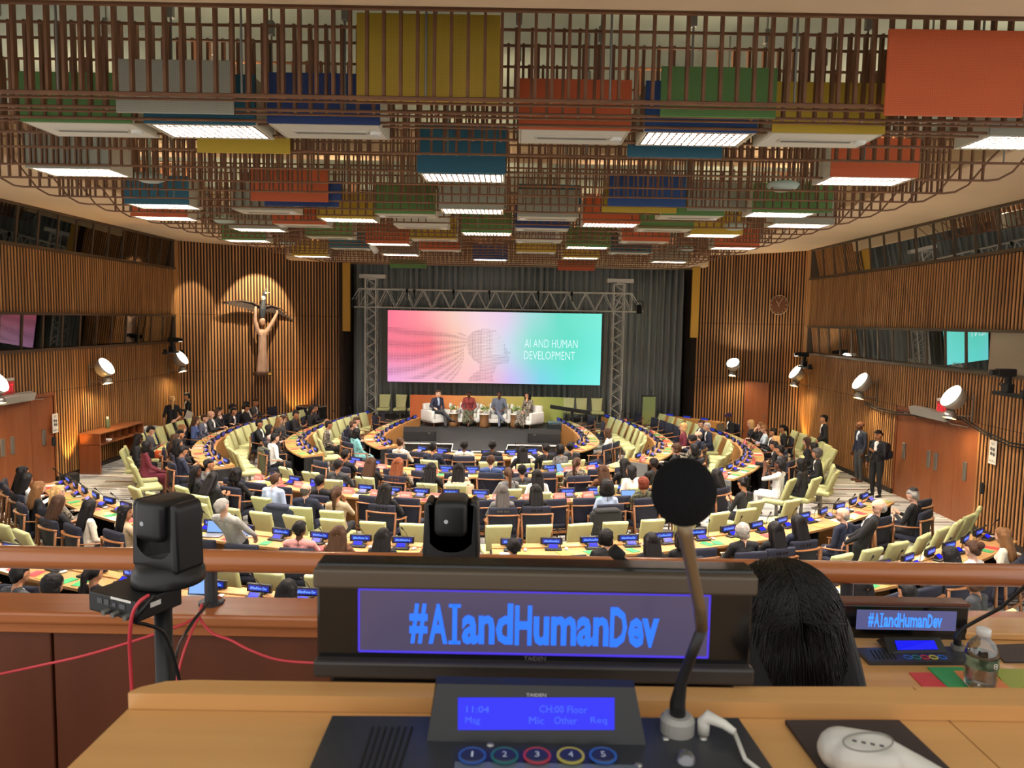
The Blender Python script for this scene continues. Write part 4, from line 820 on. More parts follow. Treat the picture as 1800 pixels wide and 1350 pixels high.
# black tilted prompter on a stand, control box, clear lectern, flight case
x = D(1006, 730, 27.6).x
t = thing('prompter_stand', 'black tilted monitor on a post at the right of the stage', 'stand', (x, 27.6, .0))
MB().cyl((0, 0, 0), (0, 0, 1.05), .05, n=10).rbox((0, 0, .03), (.5, .4, .05), .01, 1).build('post', blackm, t); MB().rbox((-.1, -.05, 1.1), (1.5, .12, .14), .02, 2, R=Matrix.Rotation(.14, 3, 'Y')).build('crossbar', blackm, t)
t = thing('equipment_case', 'dark teal equipment box on the right corner of the stage', 'case', (D(975, 745, 26.2).x, 26.2, SZ)); MB().rbox((0, 0, .14), (.5, .5, .28), .02, 2).build('case_body', mat('case_teal', (30, 40, 44), .4), t); MB().rbox((0, 0, .295), (.5, .5, .03), .01, 1).build('case_lid', mat('case_lid', (74, 92, 100), .4), t)
p = D(1140, 735, 28.9)
t = thing('clear_lectern', 'clear acrylic lectern with green print at the right of the curtain', 'lectern', (p.x, 28.9, .4)); MB().rbox((0, 0, .55), (.5, .03, 1.1), .01, 1).build('front_panel', grad_mat('lectern_print', [(0, (206, 128, 84)), (.45, (160, 160, 96)), (1, (140, 160, 104))], 2, .6), t); MB().rbox((0, .2, 1.1), (.56, .42, .025), .01, 1, R=Matrix.Rotation(-.25, 3, 'X')).build('reading_top', glass('acrylic', (214, 224, 220), .12), t); MB().tube([(.1, .15, 1.1), (.1, .05, 1.3), (.05, -.05, 1.36)], .008, 6).build('microphone', black, t); MB().rbox((0, .2, .02), (.56, .46, .03), .01, 1).build('base', glass('acrylic', (214, 224, 220), .12), t)
p = G(548, 716, .9)
t = thing('flight_case', 'black road case with metal edges against the left front wall', 'case', (p.x+.1, 28.0, 0), -.4); MB().rbox((0, 0, .5), (.95, .6, 1.0), .02, 1).build('case_body', black, t)
m = MB()
for s in (-1, 1): m.box((s*.475, -.3, .5), (.03, .03, 1.0)).box((0, -.3, .5+s*.49), (.95, .03, .03)).box((s*.475, 0, 1.0), (.03, .6, .03))
m.build('metal_edges', steel, t)
# ---------------------------------------------------------------- LED screen with truss
YS = 29.3
tl, br = D(681, 545, YS), D(1056, 677, YS); tr, bl = D(1057, 552, YS), D(682, 671, YS)
sx0, sx1 = (tl.x+bl.x)/2, (tr.x+br.x)/2; sz1, sz0 = (tl.z+tr.z)/2, (br.z+bl.z)/2; sw_, sh_ = sx1-sx0, sz1-sz0
SCc = Vector(((sx0+sx1)/2, YS, (sz0+sz1)/2))
def screen_mat():
    m = bpy.data.materials.new('screen_image'); m.use_nodes = True; nt = m.node_tree; N = nt.nodes; L = nt.links; N.remove(N['Principled BSDF'])
    tc = N.new('ShaderNodeTexCoord'); sp = N.new('ShaderNodeSeparateXYZ'); L.new(tc.outputs['Object'], sp.inputs[0])
    def rng(k, s):
        r = N.new('ShaderNodeMapRange'); r.inputs[1].default_value = -s; r.inputs[2].default_value = s; L.new(sp.outputs[k], r.inputs[0]); return r.outputs[0]
    u, v = rng(0, sw_/2), rng(2, sh_/2); cur = None
    rows = [[(0, (240, 170, 222)), (.18, (250, 184, 208)), (.36, (252, 196, 196)), (.48, (246, 190, 206)), (.58, (206, 190, 244)), (.72, (128, 214, 234)), (.85, (110, 232, 220)), (1, (128, 240, 232))],
            [(0, (250, 128, 150)), (.2, (252, 128, 140)), (.32, (250, 196, 176)), (.45, (250, 220, 220)), (.56, (206, 220, 238)), (.68, (130, 226, 206)), (.85, (104, 224, 200)), (1, (120, 236, 222))],
            [(0, (252, 122, 150)), (.14, (252, 150, 160)), (.3, (248, 206, 192)), (.42, (248, 214, 224)), (.55, (232, 208, 236)), (.66, (170, 220, 222)), (.8, (112, 222, 200)), (1, (126, 236, 216))]]
    for k, stops in enumerate(rows):
        r = N.new('ShaderNodeValToRGB'); el = r.color_ramp.elements
        while len(el) < len(stops): el.new(.5)
        for e, (q, c) in zip(el, stops): e.position = q; e.color = lin(c)
        L.new(u, r.inputs[0])
        if cur is None: cur = r.outputs[0]
        else:
            f = N.new('ShaderNodeMapRange'); f.inputs[1].default_value = (k-1)/2; f.inputs[2].default_value = k/2; f.interpolation_type = 'SMOOTHSTEP'; L.new(v, f.inputs[0])
            x = N.new('ShaderNodeMixRGB'); L.new(f.outputs[0], x.inputs[0]); L.new(cur, x.inputs[1]); L.new(r.outputs[0], x.inputs[2]); cur = x.outputs[0]
    e = N.new('ShaderNodeEmission'); e.inputs[1].default_value = E_SCREEN; L.new(cur, e.inputs[0]); L.new(e.outputs[0], N['Material Output'].inputs[0]); return m
sc = thing('led_screen', 'large glowing pink to turquoise screen with a dotted face above the stage', 'screen', SCc)
MB().box((0, .08, 0), (sw_+.02, .12, sh_+.02)).build('screen_housing', black, sc)
MB().add([(-sw_/2, 0, -sh_/2), (sw_/2, 0, -sh_/2), (sw_/2, 0, sh_/2), (-sw_/2, 0, sh_/2)], [(0, 1, 2, 3)]).build('screen_surface', screen_mat(), sc)
def uv(px, py): return ((px-54)/1691-.5)*sw_, (.5-(py-85)/573)*sh_
for body_, x0, x1, yc in (('AI AND HUMAN', 1138, 1558, 330), ('DEVELOPMENT', 1136, 1540, 425)):
    (xa, z), (xb, _) = uv(x0, yc), uv(x1, yc)
    put('screen_lettering', text_fit('screen_lettering', body_, xb-xa, 66/573*sh_, mat('screen_text', (222, 250, 255), emit=1.0), offset=-.008), sc, M=Matrix.Translation(((xa+xb)/2, -.01, z)) @ UPR)
def inside(x, y, poly):
    c = False; j = len(poly)-1
    for i in range(len(poly)):
        (xi, yi), (xj, yj) = poly[i], poly[j]
        if (yi > y) != (yj > y) and x < (xj-xi)*(y-yi)/(yj-yi)+xi: c = not c
        j = i
    return c
HEADP = [(680, 330), (690, 280), (740, 238), (820, 218), (900, 228), (955, 270), (975, 330), (985, 360), (1008, 390), (1028, 408), (1010, 428), (1026, 448), (1014, 466), (1020, 490), (985, 500), (930, 508), (905, 560), (885, 610), (905, 642), (690, 642), (735, 582), (785, 558), (780, 500), (735, 470), (695, 420)]
TAIL = [(672, 262), (590, 255), (400, 218), (250, 206), (60, 222), (60, 622), (230, 636), (420, 628), (560, 642), (625, 580), (655, 470), (660, 380), (690, 330)]
dm = MB(); yy = 206
while yy < 645:
    xx = 60
    while xx < 1032:
        s = 0
        if inside(xx, yy, HEADP):
            s = 2.9+.5*math.sin(xx*.05+yy*.19)+(.7 if xx < 800 else 0)-(1.5 if xx > 880 and 250 < yy < 430 and xx < 975 else 0)
        elif inside(xx, yy, TAIL):
            t = max(0.05, (690-xx)/630); fl = (yy-325)/(t**.55*260+12); s = 2.6+1.5*math.sin(fl*15+.6*math.sin(t*7))
        if s > .7:
            X, Z = uv(xx, yy); h = min(s, 3.7)/1691*sw_/2*1.25; dm.add([(X-h, -.006, Z-h), (X+h, -.006, Z-h), (X+h, -.006, Z+h), (X-h, -.006, Z+h)], [(0, 1, 2, 3)])
        xx += 9
    yy += 9
o = dm.build('dotted_portrait', mat('portrait_dots', (112, 80, 104), emit=.7), sc); o['kind'] = 'stuff'
alu = mat('truss_aluminium', (206, 204, 196), .45)
def truss(label, a, b, w, h, step, wdir, hdir, splay=0.):
    a = Vector(a); b = Vector(b); t = (b-a).normalized(); L_ = (b-a).length; wd = Vector(wdir)*w/2; hd = Vector(hdir)*h/2
    o = thing('truss', label, 'truss', a, 0, 'aluminium trusses carrying the screen'); z = Vector((0, 0, 0))
    for i, (s, q) in enumerate(((-1, -1), (1, -1), (1, 1), (-1, 1))):
        e = t*splay if q < 0 else z; MB().tube([wd*s+hd*q-e, t*L_+wd*s+hd*q+e], .03, 7).build('chord', alu, o)
    m = MB(); n = max(2, round(L_/step)); d = L_/n
    for k in range(n):
        p0, p1 = t*d*k, t*d*(k+1); pm = (p0+p1)/2
        for s in (-1, 1):
            m.tube([p0+wd*s-hd, pm+wd*s+hd], .019, 5).tube([pm+wd*s+hd, p1+wd*s-hd], .019, 5)
            m.tube([p0-wd+hd*s, pm+wd+hd*s], .016, 5).tube([pm+wd+hd*s, p1-wd+hd*s], .016, 5)
    for k in (0, n):
        p0 = t*d*k
        m.tube([p0-wd-hd, p0+wd-hd], .019, 5).tube([p0-wd+hd, p0+wd+hd], .019, 5).tube([p0-wd-hd, p0-wd+hd], .019, 5).tube([p0+wd-hd, p0+wd+hd], .019, 5)
        if splay:
            sg = -1 if k == 0 else 1
            for s in (-1, 1): m.tube([p0+wd*s+hd, p0+wd*s-hd+t*splay*sg], .02, 6)
    m.build('bracing', alu, o)
txl, txr = D(653, 560, 29.75).x, D(1086, 560, 29.75).x
truss('left upright truss tower beside the screen', (txl, 29.75, .4), (txl, 29.75, 5.95), .42, .42, .55, (1, 0, 0), (0, 1, 0))
truss('right upright truss tower beside the screen', (txr, 29.75, .4), (txr, 29.75, 5.9), .42, .42, .55, (1, 0, 0), (0, 1, 0))
zb1 = D(870, 528, 29.75).z
truss('long horizontal truss spanning above the screen', (txl-.45, 29.75, zb1), (txr+.5, 29.75, zb1), .5, .72, .72, (0, 1, 0), (0, 0, 1), .45)
for x, lb in ((txl, 'left'), (txr, 'right')):
    o = MB().rbox((0, 0, 0), (1.05, .3, .16), .01, 1).rbox((0, 0, -.1), (.3, .3, .1), .01, 1).build('tower_head_block', alu, loc=(x+.05, 29.75, 6.04)); tag(o, 'metal hoist head on top of the %s truss tower' % lb, 'truss head')
    spot('truss_spot', (x, 29.4, zb1-.5), (-.95, 26.8, .8), 700, .9, (1, .95, .88)) if False else None
    t = thing('stage_light', 'black stage lamp clamped on the %s end of the screen truss' % lb, 'stage light', (x+(-.75 if lb == 'left' else .8), 29.45, zb1-.2), 0, 'stage lamps on the truss'); MB().cyl((0, 0, -.2), (0, .1, .1), .11, .09, 12).build('lamp_can', blackm, t); MB().tube([(-.14, 0, 0), (-.14, 0, .25), (.14, 0, .25), (.14, 0, 0)], .015, 6).build('yoke', blackm, t)
for k, px in enumerate((715, 728, 797, 860, 946, 1005)):
    t = thing('rigging_clamp', '%s black clamp from left hanging on the screen truss' % ORD[k], 'clamp', (D(px, 520, 29.4).x, 29.42, zb1+.3), 0, 'clamps on the truss'); MB().rbox((0, 0, 0), (.09, .1, .16), .02, 1).tube([(0, 0, -.05), (.03, 0, -.3)], .02, 6).build('clamp_body', blackm, t)
# --- dais seats, side table at the right
for k, px in enumerate((674, 703, 728)): green_chair((D(px, 725, 29.0).x, 29.05), PI, 'green chair on the dais left of the backdrop, %s from left' % ORD[k], .4)
for k, px in enumerate((1000, 1023, 1050)): green_chair((D(px, 725, 29.0).x, 29.05), PI, 'green chair on the dais right of the backdrop, %s from left' % ORD[k], .4)
p0, p1 = Vector((5.75, 28.55)), Vector((7.45, 26.85)); t2 = (p1-p0).normalized(); ang = math.atan2(t2.y, t2.x)
t = thing('side_desk', 'straight oak desk in front of the right front wall', 'desk', ((p0.x+p1.x)/2, (p0.y+p1.y)/2, 0), ang); LN = (p1-p0).length
MB().rbox((0, -.0, .42), (LN, .05, .84), .01, 1).build('fascia', fascia_wood, t); MB().rbox((0, .28, .76), (LN, .6, .04), .01, 1).build('tabletop', desk_wood, t); MB().rbox((-LN/2+.03, .28, .37), (.05, .5, .74), .01, 1).rbox((LN/2-.03, .28, .37), (.05, .5, .74), .01, 1).build('end_panel', end_grey, t)
for k in range(3):
    q = p0+t2*(.35+.75*k)+Vector((-t2.y, t2.x))*.1
    s = thing('name_display', '%s blue name display on the oak desk by the right front wall' % ORD[k], 'display sign', (q.x, q.y, .785), ang, 'blue name displays on the desks'); put('sign_frame', sf_me, s); put('sign_display', sd_me, s); put('sign_display', sd2_me, s)
# ================================================================ ON THE WALLS
def on_path(pts, px):
    """point of a wall path seen at column px"""
    best = None
    for a, b in zip(pts[:-1], pts[1:]):
        for k in range(60):
            q = Vector(a).lerp(Vector(b), k/60); v = CAMM.transposed() @ Vector((q.x, q.y, -1)); e = abs(900+FPX*v.x/-v.z-px)
            if best is None or e < best[0]: t = (Vector(b)-Vector(a)).normalized(); best = (e, q, t)
    return best[1], best[2]
# --- sculpture: robed figure holding up a bird
q, tdir = on_path(FL, 457); nn = Vector((tdir.y, -tdir.x)); base = q+nn*.34; zb = D(457, 655, base.y).z
carv = mat('carved_wood', (200, 168, 148), .7, col2=(152, 122, 106), scale=(14, 14, 3), contrast=.35, bump=.3); carv2 = mat('carved_face', (112, 74, 50), .65); birdm = mat('bird_dark', (34, 38, 46), .5, col2=(70, 76, 84), scale=(40, 40, 40), contrast=.15); pale = mat('bird_white', (206, 200, 186), .6)
t = thing('wall_sculpture', 'carved wooden robed figure with raised arms holding a dark bird aloft', 'sculpture', (base.x, base.y, zb), math.atan2(tdir.y, tdir.x)+.1)
C = [((0, 0, .1), .2, (0, 0, .8), .16, 0), ((-.09, 0, .06), .15, (-.03, 0, .8), .13, 0), ((.09, 0, .06), .15, (.03, 0, .8), .13, 0), ((0, 0, .8), .165, (0, 0, 1.5), .15, 0), ((-.07, 0, 1.5), .12, (.07, 0, 1.5), .12, 0), ((-.08, -.07, 1.42), .06, (.08, -.07, 1.42), .06, 0), ((0, 0, 1.55), .07, (0, -.02, 1.72), .07, 1), ((0, -.02, 1.84), .1, (0, -.05, 1.8), .1, 1), ((0, -.0, 1.93), .12, (0, -.02, 1.96), .11, 0), ((0, -.16, 1.82), .02, (0, -.15, 1.85), .015, 1),
 ((-.16, 0, 1.55), .09, (-.27, -.02, 1.95), .07, 0), ((-.27, -.02, 1.95), .07, (-.27, -.04, 2.36), .055, 0), ((.16, 0, 1.55), .09, (.36, -.02, 1.86), .075, 0), ((.36, -.02, 1.86), .075, (.54, -.04, 2.2), .055, 0)]
C += [tuple(list(h[:4])+[0]) for h in hand((-.27, -.04, 2.38), (.1, 0, 1), (0, -1, 0), 1, .3)] + [tuple(list(h[:4])+[0]) for h in hand((.55, -.05, 2.22), (.2, 0, 1), (0, -1, 0), -1, .3)]
put('robed_figure', skin_mesh('robed_figure', C, .02, [carv, carv2], 2, .01, 3), t)
MB().rbox((0, 0, -.04), (.62, .36, .13), .02, 2).build('plinth', mat('plinth_wood', (70, 42, 22), .6), t); MB().rbox((.2, -.19, -.04), (.14, .01, .08), .004, 1).build('plaque', mat('plaque_gold', (196, 160, 70), .35, metal=.6), t)
bd = put('bird', skin_mesh('bird', [((0, 0, 2.12), .1, (.02, 0, 2.4), .14, 0), ((.02, 0, 2.4), .14, (.06, 0, 2.72), .08, 0), ((.06, 0, 2.72), .075, (.07, -.01, 2.92), .07, 0), ((.07, -.01, 2.96), .075, (.09, -.04, 2.98), .07, 0), ((.1, -.04, 3.02), .045, (.2, -.06, 3.3), .012, 0), ((.1, -.08, 2.98), .035, (.27, -.13, 3.03), .012, 1), ((.05, -.01, 2.8), .082, (.05, -.01, 2.83), .08, 1)], .018, [birdm, pale], 2), t)
fm = mat('feather_dark', (38, 34, 36), .55, col2=(70, 54, 44), scale=(12, 12, 12))
for s in (-1, 1):
    for k in range(13):
        u = k/12; ln = .34+.3*u if s < 0 else .3+.26*u; root = Vector((s*(.1+.78*u*(1 if s < 0 else .85)), .04, 2.52+(.16*math.sin(u*2.2) if s < 0 else .05*math.sin(u*2.6)-.28*u*u)))
        an = (-.95+.85*u) if s < 0 else (-1.1+.55*u); d = Vector((s*math.cos(an), -.03, math.sin(an))); pz = Vector((-d.z, 0, d.x))*.04
        f = MB(); y = Vector((0, .012, 0))
        P4 = [root-pz, root+d*ln*.8-pz*.9, root+d*ln, root+d*ln*.8+pz*.9, root+pz]; f.add([p-y for p in P4]+[p+y for p in P4], [(0, 1, 2, 3, 4), (9, 8, 7, 6, 5)]+[(i, 5+i, 5+(i+1) % 5, (i+1) % 5) for i in range(5)]); f.build('feather', fm, bd)
    MB().tube([(s*.05, .02, 2.46), (s*.35, .03, 2.62 if s < 0 else 2.53), (s*.75, .03, 2.68 if s < 0 else 2.42), (s*1.0, .03, 2.62 if s < 0 else 2.24)], [.08, .06, .04, .015], 8, flat=.6).build('wing_arm', fm, bd, True)
# --- clock
q, tdir = on_path(FR, 1368); nn = Vector((tdir.y, -tdir.x)); c = q+nn*.1; zc = D(1368, 536, c.y).z
t = thing('wall_clock', 'round see-through wall clock with pale hands on the right front wall', 'clock', (c.x, c.y, zc), math.atan2(tdir.y, tdir.x)); gold = mat('clock_metal', (204, 184, 150), .3, metal=.6)
MB().tube([(.34*math.cos(2*PI*k/40), 0, .34*math.sin(2*PI*k/40)) for k in range(41)], .012, 6).build('rim', gold, t)
MB().lathe([(0, 0), (.33, 0), (.33, .012), (0, .012)], 36, Matrix.Rotation(PI/2, 4, 'X')).build('dial', mat('clock_dial', (104, 60, 26), .3), t)
mk = MB().box((0, -.02, .24), (.014, .01, .1)).mesh('hour_mark', gold)
for k in range(12):
    o = put('hour_mark', MB().box((0, -.02, .28), (.016, .01, .06 if k % 3 == 0 else .025)).mesh('hour_mark', gold), t); o.rotation_euler = (0, k*PI/6, 0)
for nm, ln, wd, a_ in (('hour_hand', .17, .022, -.55), ('minute_hand', .27, .016, .5)):
    o = MB().box((0, -.028, ln/2-.03), (wd, .006, ln+.06)).build(nm, gold, t); o.rotation_euler = (0, a_, 0)
# --- twin wall lamps
bowl = [(0, -.30), (.05, -.297), (.1, -.28), (.15, -.245), (.19, -.19), (.215, -.1), (.225, 0), (.218, 0), (.205, -.1), (.18, -.185), (.14, -.235), (.09, -.268), (0, -.285)]
shade_m = mat('lamp_shell', (196, 192, 180), .35, metal=.35); bulb_m = mat('lamp_bulb', (255, 244, 222), emit=E_SCONCE)
def sconce(p, wx, lb, out, small):
    """p lamp centre, wx wall point offset vector toward the wall, out opening direction"""
    t = thing('wall_lamp', lb, 'wall lamp', p, 0, 'twin bowl lamps on the slatted walls')
    Rm = Vector(out).normalized().to_track_quat('Z', 'Y').to_matrix().to_4x4()
    s = MB().lathe(bowl, 28, Rm @ Matrix.Diagonal((1, 1.25, 1.15, 1))).build('upper_shade', shade_m, t, True)
    MB().lathe([(0, -.06), (.12, -.055), (.195, -.04)], 24, Rm @ Matrix.Diagonal((1, 1.25, 1.15, 1))).build('glow_lens', bulb_m, s)
    R2 = Vector(small).normalized().to_track_quat('Z', 'Y').to_matrix().to_4x4(); off = Matrix.Translation((0, 0, -.5))
    s2 = MB().lathe([(r*.62, z*.62) for r, z in bowl], 22, off @ R2).build('lower_shade', steel, t, True)
    MB().lathe([(0, -.05), (.07, -.045), (.12, -.03)], 20, off @ R2).build('glow_lens', mat('lamp_bulb_warm', (255, 226, 170), emit=E_SCONCE*2.2), s2)
    w = Vector(wx); MB().tube([w*.35+Vector((0, 0, -.05)), w+Vector((0, 0, -.05))], .01, 6).tube([w*.2+Vector((0, 0, -.45)), w+Vector((0, 0, -.45))], .01, 6).tube([w+Vector((0, 0, .05)), w+Vector((0, 0, -.6))], .016, 6).build('bracket', steel, t)
LO, RO = (.79, -.12, .6), (-.79, -.12, .6)
for px, py, lb in ((188, 643, 'twin bowl wall lamp above the pigeonhole shelf'), (321, 628, 'twin bowl wall lamp in the left corner below the black camera'), (-3, 670, 'bright bowl wall lamp at the left edge by the exit sign')):
    sconce(DX(px, py, XL+.55), (-.5, 0, 0), lb, LO, (.25, -.12, -.95))
for px, py, lb in ((1397, 653, 'twin bowl wall lamp in the right corner'), (1511, 669, 'twin bowl wall lamp above the standing men'), (1671, 695, 'twin bowl wall lamp above the right doors')):
    sconce(DX(px, py, XR-.55), (.5, 0, 0), lb, RO, (-.25, -.12, -.95))
sconce(D(1288, 637, 27.3), (.35, .35, 0), 'twin bowl wall lamp on the right front wall', (-.3, -.45, .8), (-.12, -.22, -.95))
# --- black robotic cameras on wall brackets
def wall_cam(p, s, lb):
    t = thing('wall_camera', lb, 'camera', p, 0, 'robotic cameras on the walls')
    MB().rbox((0, 0, -.22), (.16, .9, .07), .01, 1).rbox((0, -.38, -.18), (.1, .1, .16), .01, 1).build('bracket_arm', blackm, t)
    MB().rbox((0, .1, -.1), (.16, .2, .18), .02, 1).rbox((0, .1, .06), (.1, .12, .2), .02, 1).build('pan_head', blackm, t)
    b = MB().rbox((s*.05, .12, .2), (.36, .16, .15), .02, 1).build('camera_body', blackm, t); MB().cyl((s*.22, .12, .2), (s*.34, .12, .2), .055, .06, 12).build('lens', black, b)
    MB().tube([(0, .2, .2), (-s*.1, .35, .15), (-s*.05, .42, -.05), (-s*.1, .3, -.2)], .012, 6).build('cable', blackm, t)
wall_cam(DX(300, 608, XL+.5), 1, 'black robotic camera on a bracket in the left corner'); wall_cam(DX(1416, 634, XR-.45), -1, 'black robotic camera on a bracket in the right corner'); wall_cam(DX(1778, 674, XR-.5), -1, 'black robotic camera near the right edge under the booth windows')
# --- exit signs, notices, fire handle boxes
exm = mat('exit_red', (250, 40, 60), emit=1.6)
for px, py, x, s, lb in ((13, 682, XL+.12, 1, 'red lit exit sign above the left doors'), (1657, 718, XR-.12, -1, 'red lit exit sign above the right doors')):
    p = DX(px, py, x); t = thing('exit_sign', lb, 'exit sign', p, s*PI/2, 'exit signs')
    MB().rbox((0, 0, 0), (.42, .05, .3), .01, 1).build('sign_box', mat('exit_box', (190, 60, 60), .5), t); put('lettering', text_fit('lettering', 'EXIT', .34, .17, exm), t, M=Matrix.Translation((0, -.028, 0)) @ UPR); MB().rbox((0, .03, .19), (.46, .1, .07), .01, 1).build('sign_bracket', white, t)
ink = mat('notice_ink', (30, 30, 30), .7)
for px, py, x, s, lb in ((97, 744, XL+.08, 1, 'small white no food or drink notice beside the left doors'), (1745, 795, XR-.08, -1, 'small white no food or drink notice beside the right doors')):
    p = DX(px, py, x); t = thing('wall_notice', lb, 'notice', p, s*PI/2, 'notices by the doors'); MB().rbox((0, 0, 0), (.24, .012, .5), .003, 1).build('notice_board', white, t)
    put('lettering', text_fit('lettering', 'NO', .1, .06, ink), t, M=Matrix.Translation((0, -.008, .18)) @ UPR)
    m = MB()
    for k, (a_, b_) in enumerate(((-.04, .07), (.04, .06), (-.03, -.03), (.05, -.04))): m.tube([(a_+.03*math.cos(q_*PI/6), -.008, b_+.035*math.sin(q_*PI/6)) for q_ in range(13)], .005, 5); m.box((a_, -.008, b_), (.018, .004, .04))
    m.build('pictograms', ink, t); put('lettering', text_fit('lettering', 'IN HALL', .17, .05, ink), t, M=Matrix.Translation((0, -.008, -.18)) @ UPR)
for px, py, x, lb in ((95, 776, XL+.12, 'left'), (1726, 858, XR-.12, 'right')):
    p = DX(px, py, x); t = thing('wall_handset', 'small black wall handset beside the %s doors' % lb, 'handset', p); MB().rbox((0, 0, 0), (.07, .08, .24), .015, 2).build('cradle', black, t); MB().rbox((.0, -.05, 0), (.05, .05, .2), .02, 2).build('receiver', blackm, t)
cb = [DX(px, py, XR-.16) for px, py in ((1519, 706), (1540, 715), (1570, 724), (1605, 726), (1660, 733), (1690, 732), (1730, 758), (1775, 778), (1830, 788))]
o = MB().tube(cb, .018, 6).tube([p+Vector((0, 0, -.06)) for p in cb], .016, 6).build('wall_cable', blackm, smooth=True); tag(o, 'black cable bundle sagging along the right slatted wall', 'cable')
cb = [DX(px, py, XL+.1) for px, py in ((318, 615), (326, 622), (327, 640), (328, 690), (330, 745), (331, 790))]
o = MB().tube(cb, .03, 6).build('wall_cable', blackm, smooth=True); tag(o, 'thick black cable running down the left corner', 'cable')
# --- pigeonhole shelf, thermos, bin
ya, yb = 19.9, 22.3; t = thing('pigeonhole_shelf', 'reddish wooden wall shelf with pigeonholes against the left wall', 'shelf', (XL+.36, (ya+yb)/2, 0)); LN = yb-ya
MB().rbox((0, 0, 1.1), (.6, LN, .04), .006, 1).build('shelf_top', red_wood, t); MB().rbox((0, 0, .8), (.6, LN, .03), .006, 1).build('shelf_board', red_wood, t)
for s in (-1, 1): MB().rbox((0, s*(LN/2-.03), .54), (.58, .06, 1.08), .006, 1).build('side_panel', red_wood, t)
for k in range(5): MB().box((-.02, -LN/2+LN*(k+1)/6, .95), (.5, .02, .27)).build('divider', red_wood, t)
MB().box((-.27, 0, .95), (.02, LN, .3)).build('back_board', red_wood, t)
p = (XL+.3, 20.95, 1.12); t = thing('thermos', 'olive green thermos flask standing on the pigeonhole shelf', 'flask', p); MB().lathe([(0, 0), (.055, 0), (.058, .02), (.058, .22), (.035, .27), (0, .27)], 16).build('flask_body', mat('thermos_olive', (96, 108, 78), .4), t, True); MB().lathe([(.036, .27), (.036, .33), (0, .33)], 14).build('cap', white, t)
tag(MB().rbox((0, 0, .045), (.16, .2, .06), .01, 1).build('card_box', white, loc=(XL+.5, 20.55, .8)), 'small white card box inside the pigeonhole shelf', 'box')
t = thing('waste_bin', 'blue round waste bin with clear liner beside the pigeonhole shelf', 'bin', (XL+.5, 22.95, 0)); MB().lathe([(0, 0), (.26, 0), (.32, .78), (.31, .78), (.25, .02), (0, .02)], 22).build('bin_body', mat('bin_blue', (26, 52, 112), .5), t, True); MB().lathe([(.325, .74), (.34, .8), (.33, .86), (.3, .84), (.27, .7)], 22).build('liner', mat('liner_pale', (190, 198, 206), .4), t, True)
tag(MB().rbox((0, 0, .15), (.3, .4, .3), .06, 2).build('floor_box', blackm, loc=(XL+.6, 18.6, 0)), 'black bag on the floor by the left doors', 'bag')
# ---------------------------------------------------------------- standing people and the crouched photographer
def at_head(px, py, z): return G(px, py, z).to_2d()
GP = 'people standing in the hall'
def stand(px, py, var, rz, hs, hc, tp, bt, sk, lb, z=1.61, **k): q = at_head(px, py, z); return q, person(q, rz, var, hs, hc, tp, bt, sk, lb, GP, **k)
stand(302, 703, 'sb', .55, 'pony', 'blonde', 'black', 'dark grey', 'l', 'person standing in black with blonde ponytail, one hand behind the back')
q, _ = stand(330, 697, 'sp', 2.3, 'short', 'black', 'black', 'black', 'm', 'bearded person in dark suit standing in the left corner holding paper')
tag(MB().box((0, 0, 0), (.22, .012, .3), R=Matrix.Rotation(.4, 3, 'Y')).build('paper_sheet', pap['white'], loc=(q.x+.16, q.y-.32, 1.0)), 'white paper sheet held by the person in the left corner', 'paper')
stand(1450, 737, 'sm', PI/2-.2, 'short', 'black', 'black', 'black', 'm', 'bearded person in black suit standing against the right wall')
stand(1514, 748, 'sd', PI/2+.1, 'none', 'black', 'navy', 'dark grey', 'd', 'bald person in navy jacket standing by the right wall', shirt='light blue', shoe='brown')
q, _ = stand(1545, 765, 'sp', PI/2+.5, 'short', 'black', 'black', 'black', 'm', 'person in black suit with camera and backpack near the right doors')
t = thing('backpack', 'navy backpack worn by the person near the right doors', 'backpack', (q.x+.2, q.y+.06, 1.18), .4); MB().rbox((0, 0, 0), (.3, .2, .46), .08, 3).build('bag_body', navy, t, True); MB().rbox((.06, -.11, -.08), (.2, .06, .2), .03, 2).build('front_pocket', navy, t, True)
t = thing('photo_camera', 'black photo camera held by the person near the right doors', 'camera', (q.x-.3, q.y-.08, 1.05), .5); MB().rbox((0, 0, 0), (.15, .08, .1), .02, 2).build('camera_body', black, t); MB().cyl((0, -.03, 0), (0, -.14, -.02), .04, .045, 12).build('lens', blackm, t)
q, _ = stand(417, 897, 'sr', -.35, 'short', 'grey', 'light grey', 'black', 'l', 'grey-haired person in pale grey jacket leaning over the fourth row desk', z=1.4)
tag(MB().rbox((0, 0, 0), (.16, .09, .01), .004, 1, R=Matrix.Rotation(.6, 3, 'X')).build('smartphone', mat('phone_blue', (120, 160, 220), .3, emit=.7), loc=G(437, 937, .95)), 'smartphone with bright screen held by the person in pale jacket', 'phone')
stand(1515, 903, 'sl', 1.0, 'fringe', 'grey', 'black', 'black', 'l', 'grey-haired person in black suit bending over beside the seated person', z=1.42)
q = at_head(1368, 820, 1.2); person(q, .85, 'ph', 'short', 'black', 'white', 'white', 'd', 'photographer in white shirt and trousers aiming a camera from a green chair', GP, shoe='brown')
green_chair(q, .85, 'green chair under the photographer dressed in white')
t = thing('photo_camera', 'black camera raised to the face of the photographer in white', 'camera', (q.x-.27, q.y+.24, 1.2), .85); MB().rbox((0, 0, 0), (.15, .09, .11), .02, 2).build('camera_body', black, t); MB().cyl((0, .03, 0), (0, .16, 0), .04, .05, 12).build('lens', blackm, t)
